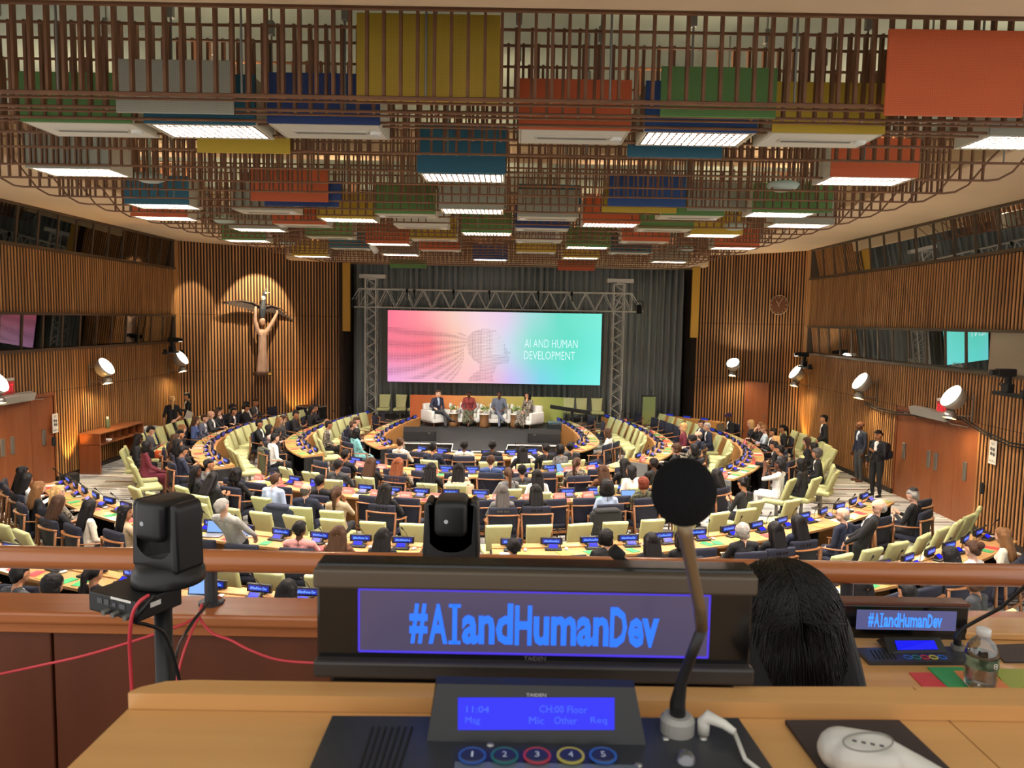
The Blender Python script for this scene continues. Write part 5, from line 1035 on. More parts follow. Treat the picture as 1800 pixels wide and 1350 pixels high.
# coats over chair backs
def coat(px, py, c, lb):
    q = G(px, py, .78).to_2d(); n = inward(q); m = MB()
    m.rbox((0, -.02, .62), (.6, .15, .62), .06, 3, shape=lambda p: (p.x*(1+.12*math.sin(p.z*9)), p.y+.5*p.x*p.x+.02*math.sin(p.x*26), p.z)).rbox((0, 0, .93), (.5, .2, .08), .04, 2, shape=bend(.5))
    o = m.build('draped_coat', cmat(c), smooth=True, loc=(q.x, q.y, 0), rz=face(n)); tag(o, lb, 'coat', 'coats hung over chairs')
coat(490, 905, 'navy', 'navy jacket hung over a chair behind the person in light blue shirt'); coat(920, 815, 'cream', 'cream coat hung over a front row chair'); coat(1066, 912, 'black', 'black coat hung over the chair of the person with an afro'); coat(806, 862, 'beige', 'beige trench coat hung over a second row chair'); coat(462, 800, 'olive', 'olive brown coat hung on a chair by the middle left wing')
t = thing('handbag', 'bright orange handbag on the lap of a person in the outer left wing', 'bag', tuple(G(283, 805, .62)), .3); MB().rbox((0, 0, .1), (.3, .12, .2), .03, 2).build('bag_body', mat('bag_orange', (226, 96, 48), .5), t, True); MB().tube([(-.1, 0, .2), (-.07, 0, .32), (.07, 0, .32), (.1, 0, .2)], .01, 6).build('bag_handle', mat('bag_orange', (226, 96, 48), .5), t)
# ---------------------------------------------------------------- accent lights the hall has
def spot(name, loc, target, power, angle, col, blend=.5, size=.04, parent=None):
    l = bpy.data.lights.new(name, 'SPOT'); l.energy = power; l.spot_size = angle; l.spot_blend = blend; l.color = col; l.shadow_soft_size = size
    o = bpy.data.objects.new(name, l); COL.objects.link(o); o.location = loc; o.rotation_euler = (Vector(target)-Vector(loc)).to_track_quat('-Z', 'Y').to_euler(); return o
spot('sculpture_spot', (-8.6, 26.6, 6.9), (-9.9, 28.2, 4.2), 1000, .95, (1, .78, .5), .3)
p = G(658, 438, 6.2); t = thing('ceiling_spotlight', 'small bright spotlight in the far lattice aimed at the stage', 'spotlight', p)
dv = (Vector((-.95, 26.9, 1.0))-p).normalized(); MB().cyl(-dv*.16, dv*.1, .07, .085, 14).build('lamp_can', white, t, True); MB().cyl(dv*.085, dv*.095, .075, n=14).build('lamp_lens', mat('spot_lens', (255, 246, 230), emit=30), t); MB().tube([(0, 0, .05), (0, 0, .5)], .012, 6).build('hanger', grey, t)
spot('stage_spot', p+dv*.14, (-.95, 26.9, .9), 1500, .62, (1, .96, .9), .7, .08)
spot('corner_spot', (-10.2, 25.4, 6.9), (-11.6, 26.6, 4.3), 380, .7, (1, .78, .5), .4)
for loc, tg, e in (((XL+.35, 19.45, .12), (XL, 19.6, 1.7), 260), ((XR-.3, 25.2, .12), (XR+.05, 25.4, 1.8), 260), ((-8.25, 28.2, .12), (-8.35, 28.8, 1.9), 260)):
    s = spot('floor_uplight', loc, tg, e, 1.0, (1, .52, .12), .6)
# ================================================================ BALCONY AND FOREGROUND
ZD = 4.015
gcm = mat('gallery_carpet', (84, 82, 80), .95)
struct(MB().box((-2.4, 1.0, 2.2), (4.2, 3.9, .1)).build('floor_gallery', gcm)); struct(MB().box((2.3, 1.0, 2.45), (5.2, 3.9, .2)).build('floor_gallery_step', gcm))
YC0, YC1 = G(300, 1077, 3.2).y, G(300, 1049, 3.2).y
par = bpy.data.objects.new('wall_parapet', None); COL.objects.link(par); par['kind'] = 'structure'
pw = 1.15; xs = D(91, 1200, YC0+.02).x
for k in range(-3, 6): MB().rbox((xs+pw*(k+.5), YC0+.06, 2.53), (pw-.012, .06, 1.22), .004, 1).build('panel', mat('parapet_wood', (112, 60, 34), .42, col2=(94, 46, 24), scale=(5, 5, .8), contrast=.3, coat=.1), par)
MB().box((xs+pw*1.5, YC0+.12, 2.5), (pw*9, .06, 1.3)).build('backing', wall_back, par)
MB().rbox((xs+pw*1.5, (YC0+YC1)/2, 3.175), (pw*9, YC1-YC0+.05, .05), .012, 2).build('cap_board', rail_wood, par); MB().rbox((xs+pw*1.5, YC0+.015, 3.125), (pw*9, .03, .045), .006, 1).build('cap_lip', rail_wood, par)
hr = thing('handrail', 'thick round varnished wooden handrail along the balcony front', 'handrail', (0, 0, 0))
ZH = D(900, 995, 2.98).z
MB().tube([(-4.5, 2.98, ZH), (4.8, 2.98, ZH)], .0465, 20).build('rail', rail_wood, hr, True)
for px in (373, 1486):
    x = D(px, 1050, 3.0).x; MB().cyl((x, 2.99, 3.2), (x, 2.99, ZH), .026, n=12).lathe([(0, 3.2), (.05, 3.2), (.05, 3.212), (0, 3.212)], 16, Matrix.Translation((x, 2.99, 0))).build('post', dgrey, hr)
# ---------------------------------------------------------------- near desk
oak2 = mat('near_oak', (212, 164, 104), .42, col2=(194, 142, 84), scale=(1.6, 26, 26), contrast=.3, coat=.15)
nd = thing('gallery_desk', 'pale oak desk in the foreground carrying the large name display', 'desk', (0, 0, 0))
a = G(223, 1250, ZD); sm0, sm1 = G(1650, 1250, ZD), G(1757, 1350, ZD)
e0 = sm0+(sm1-sm0)*4
MB().prism([(a.x, a.y+.05), (a.x-.008, .3), (e0.x, .3), (sm0.x-.0008, sm0.y+.05)], .03, Matrix.Translation((0, 0, ZD-.03))).build('tabletop', oak2, nd)
MB().prism([(sm0.x+.0008, sm0.y+.05), (e0.x+.0016, .3), (1.6, .3), (1.6, sm0.y+.06)], .03, Matrix.Translation((0, 0, ZD-.03))).build('tabletop', oak2, nd)
l0, l1 = G(223, 1247, ZD).y, G(260, 1201, ZD+.012).y
pl = [(1.6, l0+.018), (1.6, l1+.018), (a.x+.05, l1), (a.x+.025, l1-.004), (a.x+.006, l1-.016), (a.x, l0+.004), (a.x, l0)]
MB().prism(pl[::-1], .016, Matrix.Translation((0, 0, ZD+.0005))).build('ledge', oak2, nd)
MB().box((.6, l1-.01, 3.3), (1.95, .02, 1.4)).box((a.x+.02, .5, 3.3), (.02, .4, 1.4)).build('desk_body', red_wood, nd)
# ---------------------------------------------------------------- large name display
YF = .73
bronze_d = mat('display_bronze', (84, 74, 62), .4, metal=.35)
def PXZ(px, py, y=YF): return D(px, py, y)
ns = thing('large_name_display', 'large dark name display in the foreground with glowing blue hashtag', 'display sign', (0, 0, 0))
def slab(px0, py0, px1, py1, y, th, name, m, par, b=.002, tilt=0):
    p = D(px0, py0, y); q = D(px1, py0, y); r = D(px1, py1, y); s = D(px0, py1, y); o = Vector((0, th, 0)); mb = MB()
    mb.add([s, r, q, p, s+o, r+o, q+o, p+o], [(0, 1, 2, 3), (7, 6, 5, 4), (0, 4, 5, 1), (1, 5, 6, 2), (2, 6, 7, 3), (3, 7, 4, 0)]); return mb.build(name, m, par)
def lev(px, x_ref=940, k=.02): return (px-x_ref)*k       # lines level in the world sink to the right in the picture
X0, X1 = D(555, 1100, YF).x, D(1324, 1100, YF).x; xc = (X0+X1)/2
def zz(py, y=YF): return D(940, py, y).z
MB().rbox((xc, YF+.018, (zz(998)+zz(1195))/2), (X1-X0, .03, zz(998)-zz(1195)), .003, 2).build('display_housing', mat('display_black', (10, 10, 11), .12, spec=.6), ns)
MB().rbox((xc, YF+.013, (zz(1003)+zz(1037))/2), (X1-X0+.002, .042, zz(1003)-zz(1037)), .003, 2).build('top_bar', bronze_d, ns)
MB().rbox((xc, YF+.012, (zz(1163)+zz(1192))/2), (X1-X0+.002, .042, zz(1163)-zz(1192)), .003, 2).build('bottom_bar', mat('display_charcoal', (46, 42, 40), .4), ns)
MB().rbox((xc, YF+.03, (zz(1190)+zz(1219))/2), (D(1300, 1200, YF).x-D(576, 1200, YF).x, .03, zz(1190)-zz(1219)), .002, 1).build('foot', mat('display_foot', (34, 30, 29), .5), ns)
dx0, dx1 = D(631, 1100, YF).x, D(1246, 1100, YF).x
MB().box(((dx0+dx1)/2, YF+.0015, (zz(1041)+zz(1150))/2), (dx1-dx0, .002, zz(1041)-zz(1150))).build('lit_panel', mat('led_lilac', (92, 82, 112), .25, emit=.7), ns)
m = MB(); bw = .0016
for z in (zz(1041), zz(1150)): m.box(((dx0+dx1)/2, YF, z), (dx1-dx0, .002, bw))
for x in (dx0, dx1): m.box((x, YF, (zz(1041)+zz(1150))/2), (bw, .002, zz(1041)-zz(1150)))
m.build('panel_border', mat('led_edge', (70, 50, 210), emit=1.2), ns)
letm = mat('led_letter', (40, 116, 255), emit=1.15)
def hashtag(par, px0, px1, pyc, hpx, y, dy, m):
    '''blocky hashtag: the capital I carries slab serifs'''
    k = (px1-px0)/439.0; zc_ = D((px0+px1)/2, pyc, y).z; sc_ = y/FPX*1.0; X = lambda u: D(px0+(u-719)*k, pyc, y).x
    for tx_, u0, u1, h0, h1 in (('#', 720, 752, -.5, .46), ('A', 754, 787, -.5, .46), ('and', 812, 902, -.5, .5), ('H', 905, 935, -.5, .46), ('uman', 938, 1070, -.5, .22), ('D', 1072, 1102, -.5, .46), ('ev', 1104, 1158, -.5, .22)):
        H_ = hpx*sc_; put('lettering', text_fit('lettering', tx_, X(u1)-X(u0), (h1-h0)*H_, m, offset=.035), par, M=Matrix.Translation(((X(u0)+X(u1))/2, y+dy, zc_+(h0+h1)/2*H_)) @ UPR)
    x0_, x1_, H_ = X(789), X(810), hpx*sc_; w_ = x1_-x0_
    MB().box(((x0_+x1_)/2, y+dy, zc_-.02*H_), (w_*.4, .0006, .96*H_)).box(((x0_+x1_)/2, y+dy, zc_+.42*H_), (w_, .0006, .08*H_)).box(((x0_+x1_)/2, y+dy, zc_-.46*H_), (w_, .0006, .08*H_)).build('lettering', m, par)
hashtag(ns, 719, 1158, 1097, 78, YF, -.002, letm)
put('maker_mark', text_fit('maker_mark', 'TAIDEN', .022, .0045, mat('mark_grey', (110, 108, 106), .5)), ns, M=Matrix.Translation((D(940, 1154, YF).x, YF-.004, zz(1154.5))) @ UPR)
# ---------------------------------------------------------------- near console
ZC = ZD+.014
con = thing('delegate_console', 'dark grey foreground console with blue screen and coloured buttons', 'console', (0, 0, 0))
charc = mat('console_charcoal', (44, 46, 50), .38, col2=(50, 52, 56), scale=(300, 300, 300))
b0, b1, b2, b3 = G(584, 1258, ZC), G(1298, 1262, ZC), G(1392, 1400, ZC), G(522, 1400, ZC)
MB().prism([(b3.x, b3.y), (b2.x, b2.y), (b1.x, b1.y), (b0.x, b0.y)], ZC-ZD-.0005, Matrix.Translation((0, 0, ZD+.0005))).build('console_base', charc, con)
wy = G(943, 1306, ZC).y; yt = wy+.018; hx = lambda px, py, y: D(px, py, y).x
zt1, zt2 = D(943, 1205, yt).z, D(943, 1192, yt+.014).z
w0, w1 = Vector((hx(750, 1306, wy), wy, ZC)), Vector((hx(1136, 1306, wy), wy, ZC)); t0, t1 = Vector((hx(768, 1205, yt), yt, zt1)), Vector((hx(1116, 1205, yt), yt, zt1)); tb0, tb1 = Vector((t0.x-.002, yt+.014, zt2)), Vector((t1.x+.001, yt+.014, zt2))
m = MB(); m.add([w0, w1, t1, t0, tb0, tb1, Vector((tb0.x, tb0.y+.02, ZC)), Vector((tb1.x, tb1.y+.02, ZC))], [(0, 1, 2, 3), (3, 2, 5, 4), (4, 5, 7, 6), (0, 3, 4, 6), (1, 7, 5, 2), (0, 6, 7, 1)])
m.build('screen_hood', mat('console_black', (24, 26, 30), .4), con)
fn = (w1-w0).cross(t0-w0).normalized()
if fn.y > 0: fn = -fn
def onf(px, py, lift=.0008):
    d = ray(px, py); c = Vector((0, 0, CAMH)); t = (w0-c).dot(fn)/d.dot(fn); return c+d*t+fn*lift
ux = (w1-w0).normalized(); uz = fn.cross(ux).normalized(); uz = uz if uz.z > 0 else -uz
FM = Matrix((ux, uz, fn)).transposed().to_4x4()
def fquad(px0, py0, px1, py1, name, m, lift=.0006):
    return MB().add([onf(px0, py1, lift), onf(px1, py1, lift), onf(px1, py0, lift), onf(px0, py0, lift)], [(0, 1, 2, 3)]).build(name, m, con)
fquad(805, 1226, 1080, 1283, 'console_screen', mat('lcd_bright', (8, 14, 245), .25, emit=.95))
lt = mat('lcd_text', (70, 110, 255), emit=.9)
for tx_, x0, x1, y0, y1 in (('11:04', 820, 860, 1241, 1252), ('CH:00 Floor', 948, 1032, 1241, 1252), ('Msg', 818, 844, 1260, 1274), ('Mic', 930, 956, 1260, 1272), ('Other', 974, 1014, 1260, 1272), ('Req', 1038, 1066, 1260, 1274)):
    pa, pb = onf(x0, y1, .0014), onf(x1, y0, .0014); put('screen_text', text_fit('screen_text', tx_, (pb-pa).dot(ux), (pb-pa).dot(uz), lt), con, M=Matrix.Translation((pa+pb)/2) @ FM)
pa, pb = onf(925, 1224, .001), onf(960, 1219, .001); put('maker_mark', text_fit('maker_mark', 'TAIDEN', (pb-pa).dot(ux), (pb-pa).dot(uz), mat('mark_white', (190, 190, 190), .5)), con, M=Matrix.Translation((pa+pb)/2) @ FM)
for k, (px, c) in enumerate(((830, (52, 100, 190)), (887, (40, 120, 124)), (944, (200, 62, 84)), (1003, (206, 190, 88)), (1060, (52, 108, 200)))):
    p = G(px, 1332, ZC+.002); b = MB().lathe([(0, .003), (.009, .003), (.0105, .001), (.0105, -.002)], 24).build('button', mat('button_dark', (34, 40, 52), .4), con, loc=p)
    MB().tube([(.0108*math.cos(q*PI/14), .0108*math.sin(q*PI/14), .002) for q in range(29)], .0012, 6).build('ring', mat('ring_%d' % k, c, .4, emit=.35), b)
    put('numeral', text_fit('numeral', str(k+1), .004 if k else .0018, .008, mat('numeral_pale', (190, 200, 214), .5)), b, (0, 0, .0034))
pa, pb = G(800, 1342, ZC), G(1125, 1362, ZC); MB().box(((pa.x+pb.x)/2, (pa.y+pb.y)/2-.01, ZC+.001), (pb.x-pa.x, .03, .002)).build('label_strip', mat('strip_steel', (110, 122, 136), .35, metal=.4), con)
for k in range(7):
    p, q = G(655+11.5*k, 1278, ZC+.0006), G(632+11.5*k, 1352, ZC+.0006); MB().tube([p, q], .0011, 5).build('grille_slot', blackm, con)
for px, py in ((1170, 1298), (1236, 1298), (1122, 1345), (862, 1309)):
    p = G(px, py, ZC); MB().lathe([(0, .0015), (.003, .0012), (.0035, 0)], 12, Matrix.Translation(p)).build('screw', steel, con, True)
p = G(1205, 1336, ZC); MB().lathe([(0, .008), (.005, .007), (.008, .003), (.009, 0)], 16, Matrix.Translation(p)).build('knob', mat('knob_chrome', (120, 120, 124), .25, metal=.8), con, True)
# microphone with foam ball
g0 = G(1190, 1285, ZC)
mic = thing('gooseneck_microphone', 'foreground gooseneck microphone with a black foam ball', 'microphone', g0)
MB().lathe([(0, 0), (.0155, 0), (.0155, .012), (.012, .016), (0, .016)], 20).build('socket', mat('socket_grey', (150, 148, 142), .4), mic)
y0 = g0.y; gp = [D(1191, 1265, y0+.0), D(1191, 1235, y0), D(1198, 1200, y0-.003), D(1216, 1150, y0-.012), D(1234, 1105, y0-.024)]
gp2 = [D(1234, 1105, y0-.024), D(1228, 1060, y0-.034), D(1216, 1000, y0-.046), D(1205, 940, y0-.058), D(1200, 900, y0-.064)]
MB().tube([p-g0 for p in gp], [.0075, .0072, .005, .0048, .0048], 12).build('gooseneck', black, mic, True)
MB().tube([p-g0 for p in gp2], [.0054, .0054, .0052, .0062, .0066], 12).build('microphone_tube', mat('mic_tube', (128, 112, 88), .3, metal=.7), mic, True)
fc = D(1202, 865, y0-.068)-g0; fr = 58*(y0-.068)/FPX
MB().lathe([(fr*math.sin(q*PI/14), -fr*1.06*math.cos(q*PI/14)) for q in range(15)], 26, Matrix.Translation(fc)).build('foam_ball', mat('foam_black', (17, 17, 18), 1.0, spec=.1, col2=(22, 22, 24), scale=(500, 500, 500), bump=.6), mic, True)
# headphone plug, cable, earpiece on its pad
pk = G(1236, 1290, ZC); plug = thing('headphone_cable', 'pale jack plug with cable in the foreground console', 'cable', pk); pale_p = mat('plastic_pale', (206, 204, 194), .45)
MB().tube([(0, 0, 0), (0, .0, .012), (.003, -.0005, .017), (.016, -.008, .014), (.024, -.014, .010)], [.0055, .0058, .006, .0042, .0032], 10).build('plug', pale_p, plug, True)
MB().tube([Vector((.024, -.014, .010)), G(1310, 1335, ZC+.004)-pk, G(1345, 1362, ZC+.003)-pk, G(1400, 1400, ZC+.003)-pk], .002, 8).build('cord', pale_p, plug, True)
pd = [G(1380, 1266, ZD+.004), G(1580, 1266, ZD+.004), G(1690, 1370, ZD+.004), G(1460, 1375, ZD+.004)]
tag(MB().prism([(p.x, p.y) for p in pd[::-1]], .004, Matrix.Translation((0, 0, ZD+.0005))).build('desk_pad', mat('pad_dark', (50, 42, 44), .6)), 'dark square pad under the foreground earpiece', 'pad')
ep = thing('earpiece', 'large pale grey earpiece on the dark pad in the foreground', 'earpiece', (0, 0, 0)); e_ = [G(1478, 1318, ZD+.018), G(1540, 1325, ZD+.02), G(1605, 1348, ZD+.015), G(1680, 1380, ZD+.012)]
put('earpiece_shell', skin_mesh('earpiece_shell', [(e_[0], .0195, e_[1], .018, 0), (e_[1], .018, e_[2], .012, 0), (e_[2], .012, e_[3], .007, 0), (e_[0]+Vector((.004, -.012, 0)), .018, e_[1]+Vector((0, -.014, 0)), .014, 0)], .0022, [mat('earpiece_pale', (196, 194, 186), .42)], 4), ep)
o = MB().tube([G(1500+44*math.cos(q*PI/12)+26, 1304+17*math.sin(q*PI/12), ZD+.0385) for q in range(25)], .0008, 5).build('rim_line', mat('seam_grey', (130, 128, 122), .5), ep)
for k in range(4): MB().tube([G(1498+16*k, 1301+3*k, ZD+.0388), G(1506+16*k, 1303+3*k, ZD+.0388)], .0009, 5).build('sound_hole', dgrey, ep)
# ---------------------------------------------------------------- second gallery row
Z2 = 3.36; YG = 2.4
d2 = thing('gallery_desk', 'pale oak desk of the next gallery row with a water bottle', 'desk', (0, 0, 0))
MB().rbox((2.05, 2.08, Z2-.02), (2.5, .82, .04), .004, 1).build('tabletop', oak2, d2); MB().rbox((2.05, 2.47, Z2+.014), (2.5, .14, .026), .006, 2).build('ledge', oak2, d2); MB().box((2.05, 2.5, 2.95), (2.46, .03, .8)).box((.83, 2.1, 2.95), (.03, .7, .8)).build('desk_body', red_wood, d2)
s2 = thing('name_display', 'dark name display with blue hashtag on the next gallery desk', 'display sign', (0, 0, 0))
def z2(py): return D(1588, py, YG).z
xa, xb = D(1472, 1095, YG).x, D(1702, 1095, YG).x; xm = (xa+xb)/2
MB().rbox((xm, YG+.025, (z2(1064)+z2(1127))/2), (xb-xa, .05, z2(1064)-z2(1127)), .006, 2).build('display_housing', mat('display_black', (10, 10, 11), .12), s2)
MB().rbox((xm, YG+.02, z2(1061)), (xb-xa+.004, .06, .012), .003, 1).build('top_bar', mat('display_brown', (92, 48, 30), .4), s2)
la, lb_ = D(1505, 1095, YG).x, D(1680, 1095, YG).x; MB().box(((la+lb_)/2, YG-.001, (z2(1073)+z2(1107))/2), (lb_-la, .003, z2(1073)-z2(1107))).build('lit_panel', mat('led_lilac2', (104, 104, 156), .25, emit=.7), s2)
hashtag(s2, 1525, 1655, 1089.5, 27, YG, -.004, mat('led_letter2', (60, 136, 255), emit=1.4))
put('seat_number', text_fit('seat_number', '1520', .02, .01, mat('mark_white', (190, 190, 190), .5)), s2, M=Matrix.Translation((D(1493, 1120, YG).x, YG-.002, z2(1119))) @ UPR)
c2 = thing('delegate_console', 'dark console with blue screen on the next gallery desk', 'console', (0, 0, 0)); ZK = Z2+.012
k0, k1, k2, k3 = G(1503, 1139, ZK), G(1690, 1136, ZK), G(1712, 1163, ZK), G(1528, 1163, ZK)
MB().prism([(p.x, p.y) for p in (k3, k2, k1, k0)], .012, Matrix.Translation((0, 0, Z2+.0005))).build('console_base', charc, c2)
h0, h1 = G(1562, 1149, ZK), G(1665, 1147, ZK); yh = h0.y+.05; h2, h3 = D(1652, 1120, yh), D(1554, 1120, yh)
MB().add([h0, h1, h2, h3, Vector((h3.x, h3.y+.05, ZK)), Vector((h2.x, h2.y+.05, ZK))], [(0, 1, 2, 3), (3, 2, 5, 4), (0, 3, 4), (1, 5, 2)]).build('screen_hood', mat('console_black', (24, 26, 30), .4), c2)
def mixq(u, v): return (h0.lerp(h1, u)).lerp(h3.lerp(h2, u), v)+Vector((0, -.003, .002))
MB().add([mixq(.16, .2), mixq(.86, .2), mixq(.86, .78), mixq(.16, .78)], [(0, 1, 2, 3)]).build('console_screen', mat('lcd_bright', (8, 14, 245), .25, emit=.95), c2)
for k, c in enumerate(((52, 100, 190), (40, 120, 124), (200, 62, 84), (206, 190, 88), (52, 108, 200))):
    p = G(1596+15*k, 1155, ZK+.002); MB().tube([p+Vector((.012*math.cos(q*PI/8), .012*math.sin(q*PI/8), 0)) for q in range(17)], .002, 5).build('button_ring', mat('ring_%d' % k, c), c2)
for k in range(6): MB().tube([G(1530+7*k, 1143, ZK+.001), G(1540+7*k, 1158, ZK+.001)], .002, 5).build('grille_slot', blackm, c2)
m2 = thing('gooseneck_microphone', 'thin gooseneck microphone on the next gallery desk', 'microphone', (0, 0, 0)); b_ = G(1683, 1141, ZK)
MB().tube([b_, D(1683, 1120, b_.y), D(1692, 1105, b_.y), D(1715, 1092, b_.y-.02), D(1760, 1068, b_.y-.08), D(1800, 1032, b_.y-.14), D(1825, 1005, b_.y-.18)], [.012, .011, .006, .0055, .0055, .0055, .0055], 8).build('gooseneck', black, m2, True); MB().lathe([(0, 0), (.02, 0), (.02, .015), (0, .015)], 14, Matrix.Translation(b_)).build('socket', grey, m2)
q0, q1, q2, q3 = G(1742, 1136, Z2), G(1800, 1134, Z2), G(1850, 1166, Z2), G(1765, 1166, Z2)
tag(MB().prism([(p.x, p.y) for p in (q3, q2, q1, q0)], .005, Matrix.Translation((0, 0, Z2+.0005))).build('desk_pad', mat('pad_dark', (50, 42, 44), .6)), 'dark pad at the right end of the next gallery desk', 'pad')
for nm, cs, c, lb, h in (('leaflet', ((1598, 1184), (1636, 1184), (1668, 1212), (1625, 1212)), 'red', 'red leaflet lying on the next gallery desk', .003), ('leaflet', ((1630, 1175), (1692, 1175), (1722, 1210), (1666, 1210)), 'green', 'green leaflet lying on the next gallery desk', .004), ('leaflet', ((1676, 1182), (1740, 1182), (1775, 1212), (1704, 1212)), 'orange', 'orange leaflet under the water bottle', .005), ('leaflet', ((1745, 1178), (1815, 1178), (1850, 1210), (1770, 1210)), 'olive', 'olive printed leaflet right of the water bottle', .004)):
    pp = [G(x, y, Z2) for x, y in cs]; tag(MB().prism([(p.x, p.y) for p in pp[::-1]], h, Matrix.Translation((0, 0, Z2+.0005))).build(nm, pap[c]), lb, 'leaflet', 'leaflets on the gallery desk')
bp = G(1722, 1206, Z2+.006); bt = thing('water_bottle', 'small clear plastic water bottle with green label on the gallery desk', 'bottle', bp)
MB().lathe([(0, 0), (.036, 0), (.041, .006), (.04, .02), (.043, .03), (.039, .04), (.043, .05), (.0425, .06), (.0425, .098), (.043, .1), (.04, .115), (.03, .135), (.017, .148), (.016, .158)], 26).build('bottle_body', glass('bottle_plastic', (226, 226, 224), .12, .03), bt, True)
MB().lathe([(.0165, .152), (.019, .153), (.019, .171), (.017, .173), (0, .173)], 20).build('cap', mat('cap_white', (222, 222, 220), .4), bt, True)
lbm = MB().lathe([(.0437, .064), (.0437, .095)], 30).build('label', mat('label_green', (46, 66, 48), .5, col2=(120, 140, 112), scale=(40, 40, 40), contrast=.1), bt, True)
put('label_mark', text_fit('label_mark', '8', .012, .016, white), bt, M=Matrix.Translation((.012, -.0445, .08)) @ UPR)
MB().lathe([(0, .004), (.034, .004), (.037, .01), (.037, .1), (0, .1)], 20).build('water', glass('water_clear', (214, 222, 226), .04), bt, True)
# small microphone of the hidden console by the rail
b_ = D(1075, 965, 2.3); mm = thing('gooseneck_microphone', 'small black microphone head in front of the handrail', 'microphone', (0, 0, 0))
MB().tube([b_, D(1092, 980, 2.3)], [.021, .021], 12).build('microphone_head', blackm, mm, True); MB().tube([D(1092, 980, 2.3), D(1112, 996, 2.3), D(1130, 1030, 2.32), D(1140, 1090, 2.34), D(1142, 1180, 2.36), Vector((D(1142, 1180, 2.36).x, 2.36, 3.3))], .008, 8).build('gooseneck', black, mm, True)
d3 = thing('gallery_desk', 'oak gallery desk hidden behind the large name display', 'desk', (0, 0, 0)); MB().rbox((.25, 2.3, 3.28), (.95, .5, .04), .004, 1).build('tabletop', oak2, d3); MB().box((.25, 2.5, 2.9), (.9, .03, .7)).build('desk_body', red_wood, d3)
# ---------------------------------------------------------------- pan-tilt cameras
ptzb = mat('ptz_black', (24, 24, 26), .42)
def ptz(px, pyb, y, rz, label, pole):
    """pyb: pixel row of the bottom of the round base"""
    p = D(px, pyb, y); PZ = 2.251 if p.x < -.3 else 2.551; t = thing('pan_tilt_camera', label, 'camera', p, rz, 'pan-tilt cameras on the balcony')
    MB().lathe([(0, 0), (.088, 0), (.09, .006), (.088, .03), (.08, .036), (.078, .05), (0, .05)], 32).build('base', ptzb, t, True)
    th = .028; W_ = .155; n = 16
    outer = [(-W_/2-.004, .04), (W_/2+.004, .04), (W_/2, .16)]+[(W_/2-th/2+th/2*math.cos(q*PI/8), .195+.022*math.sin(q*PI/8)) for q in range(9)]+[(W_/2-th, .10)]
    outer += [(W_/2-th-.005-.04*(1-math.cos(q*PI/8)), .10-.02*math.sin(q*PI/8)) for q in range(1, 5)]
    left = [(-x, z) for x, z in outer[2:]][::-1]; prof = outer+left
    yk = smooth_angle(MB().prism(prof, .09, Matrix.Translation((0, .045, 0)) @ Matrix.Rotation(PI/2, 4, 'X')).build('yoke', ptzb, t))
    bv = yk.modifiers.new('b', 'BEVEL'); bv.width = .012; bv.segments = 3; bv.limit_method = 'ANGLE'; bv.angle_limit = .9
    h = MB().rbox((0, -.002, .170), (.094, .13, .105), .02, 4).build('head', ptzb, t, True)
    MB().lathe([(0, .002), (.0055, .0015), (.006, 0)], 14, Matrix.Translation((-.012, -.0675, .165)) @ Matrix.Rotation(PI/2, 4, 'X')).build('indicator', mat('led_white', (232, 232, 232), .4, emit=.4), h)
    MB().cyl((0, .06, .163), (0, .08, .163), .035, .038, 20).build('lens', black, h)
    MB().rbox((0, .02, .075), (.07, .05, .03), .012, 2).build('cradle', black, t, True)
    bx = MB().rbox((-.03, -.075, -.026), (.175, .13, .05), .004, 2).build('connector_box', ptzb, t)
    m = MB()
    for k in range(2): m.box((-.075+.024*k, -.1405, -.018), (.017, .002, .014))
    m.box((-.024, -.1405, -.02), (.012, .002, .01)).box((.004, -.1405, -.02), (.02, .002, .012)).build('ports', mat('port_grey', (86, 88, 92), .4, metal=.4), bx)
    for x in (-.045, -.012, .03): MB().cyl((x, -.14, -.038), (x, -.156, -.04), .007, n=10).build('connector', steel, bx)
    MB().box((.0, -.141, -.004), (.07, .001, .006)).build('sticker', white, bx); MB().box((.058, -.09, -.02), (.001, .03, .012)).build('sticker', white, bx)
    MB().cyl((0, -.02, -.05), (0, -.02, PZ-p.z), .022, n=16).lathe([(0, PZ-p.z), (.2, PZ-p.z), (.2, PZ+.02-p.z), (.03, PZ+.05-p.z)], 20, Matrix.Translation((0, -.02, 0))).build('stand_pole', black, t, True)
ptz(297, 1020, 1.87, -.42, 'black pan-tilt camera on a pole with cables at the left of the balcony', 1)
ptz(794, 1004, 2.1, .0, 'black pan-tilt camera behind the large name display', 1)
red = mat('cable_red', (214, 66, 76), .45)
def cable(pts, r, m, lb):
    pts = [(a, b, c-.1 if c > 2.65 else c) for a, b, c in pts]
    P_ = [D(*p) for p in pts]; n = len(P_); out = []
    for i in range(n-1):
        a, b, c, d = P_[max(0, i-1)], P_[i], P_[i+1], P_[min(n-1, i+2)]
        for k in range(6):
            t = k/6; out.append(.5*((2*b)+(-a+c)*t+(2*a-5*b+4*c-d)*t*t+(-a+3*b-3*c+d)*t**3))
    out.append(P_[-1]); tag(MB().tube(out, r, 8).build('cable', m, smooth=True), lb, 'cable')
cable([(-20, 1189, 2.6), (60, 1172, 2.65), (150, 1152, 2.7), (250, 1122, 2.75), (320, 1098, 2.82), (348, 1082, 2.88), (362, 1065, 2.9)], .0055, red, 'red cable sagging from the left edge to the rail post')
cable([(262, 1046, 1.72), (245, 1058, 1.7), (233, 1080, 1.7), (228, 1120, 1.72), (229, 1160, 1.75), (233, 1230, 1.78)], .0045, red, 'red cable hanging straight down from the pan-tilt camera')
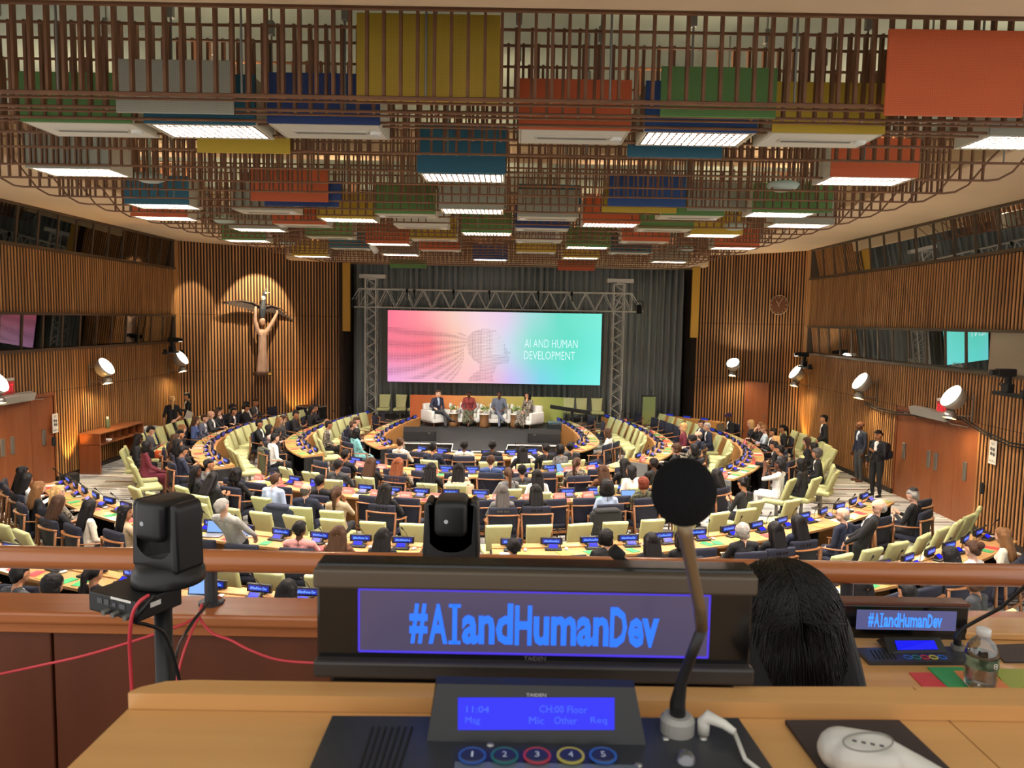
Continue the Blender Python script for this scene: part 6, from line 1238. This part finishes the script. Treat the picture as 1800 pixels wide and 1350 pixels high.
cable([(355, 1062, 2.9), (349, 1085, 2.86), (335, 1115, 2.8), (322, 1150, 2.75), (312, 1190, 2.72), (306, 1230, 2.7)], .0055, red, 'red cable dropping behind the camera pole')
cable([(358, 1068, 2.9), (350, 1084, 2.88), (372, 1112, 2.84), (405, 1125, 2.8), (440, 1143, 2.78), (490, 1160, 2.78), (560, 1166, 2.78), (640, 1170, 2.78)], .0055, red, 'red cable curving right toward the large display')
cable([(272, 1046, 1.72), (252, 1070, 1.7), (236, 1092, 1.72), (258, 1098, 1.76), (285, 1110, 1.8), (300, 1140, 1.82), (314, 1190, 1.84), (320, 1240, 1.85)], .0045, black, 'black cable looping from the pan-tilt camera to its pole')
cable([(368, 1060, 2.92), (345, 1085, 2.8), (322, 1120, 2.6), (310, 1150, 2.4), (305, 1200, 2.3)], .006, black, 'black cable running from the rail post behind the pole')
tag(MB().lathe([(0, -.03), (.02, -.028), (.035, 0), (.02, .028), (0, .03)], 16, Matrix.Translation(D(383, 1062, 3.02)) @ Matrix.Rotation(PI/2, 4, 'Y')).build('rail_knob', mat('amber_knob', (150, 60, 26), .2), smooth=True), 'amber glossy knob beside the rail post', 'knob')
# ---------------------------------------------------------------- person in the next gallery row, seen from behind
hcn = D(1372, 1114, 1.42)
bk = body('gal', .012, fem=1, pose='desk', lean=-.12, nod=.45); hl = bk[1].translation
po = (hcn.x-hl.x, hcn.y-hl.y); zf = hcn.z-hl.z
person(po, 0, None, 'long', 'black', 'black', 'black', 'm', 'person with long glossy black hair seen from behind beside the large display', 'people on the balcony', z=zf, bodykey=bk)
hs_ = bpy.data.curves.new('hair_strands', 'CURVE'); hs_.dimensions = '3D'; hs_.bevel_depth = .0011; hs_.bevel_resolution = 0
rg = random.Random(11); H = bk[1]; dn = (H.to_3x3().inverted() @ Vector((0, 0, -1))).normalized()
for k in range(2600):
    side = rg.choice((-1, 1)); be = rg.uniform(-1.7, .75); S = Vector((-.08, math.sin(be), math.cos(be))).normalized(); T = Vector((side*rg.uniform(.08, 1), -rg.uniform(.1, 1.6), -.2)); T = (T-S*T.dot(S)).normalized()
    R_ = .112+rg.uniform(-.004, .006); ln = rg.uniform(.05, .085); pts = []; C0 = Vector((0, -.022, .028))
    for i in range(13):
        a_ = .03+i*.19
        if a_ < 1.3 and (i < 3 or (pts[-1]-C0).normalized().dot(dn) < .15): p = C0+(S*math.cos(a_)+T*math.sin(a_))*R_
        else:
            p = pts[-1]+(dn+T*.12+Vector((rg.uniform(-.03, .03), rg.uniform(-.03, .03), 0))).normalized()*ln*.75
        if i > 2:
            v = p-C0; ax = v.dot(dn); v = v-dn*ax
            if ax > -.02 and v.length > 1e-4: v = v.normalized()*max(v.length, min(.142, .108+.05*(ax+.02)/.12+rg.uniform(-.003, .003))); p = C0+dn*ax+v
        pts.append(p)
    sp = hs_.splines.new('POLY'); sp.points.add(len(pts)-1)
    for i, p in enumerate(pts): sp.points[i].co = (p.x, p.y, p.z, 1); sp.points[i].radius = 1-.5*i/12
hs_.materials.append(mat('strand_black', (13, 11, 10), .34, spec=.35))
ho = bpy.data.objects.new('hair_strands', hs_); COL.objects.link(ho); ho.parent = [o for o in bpy.data.objects if o.get('group') == 'people on the balcony'][0]; ho.matrix_local = H.copy(); ho['kind'] = 'stuff'
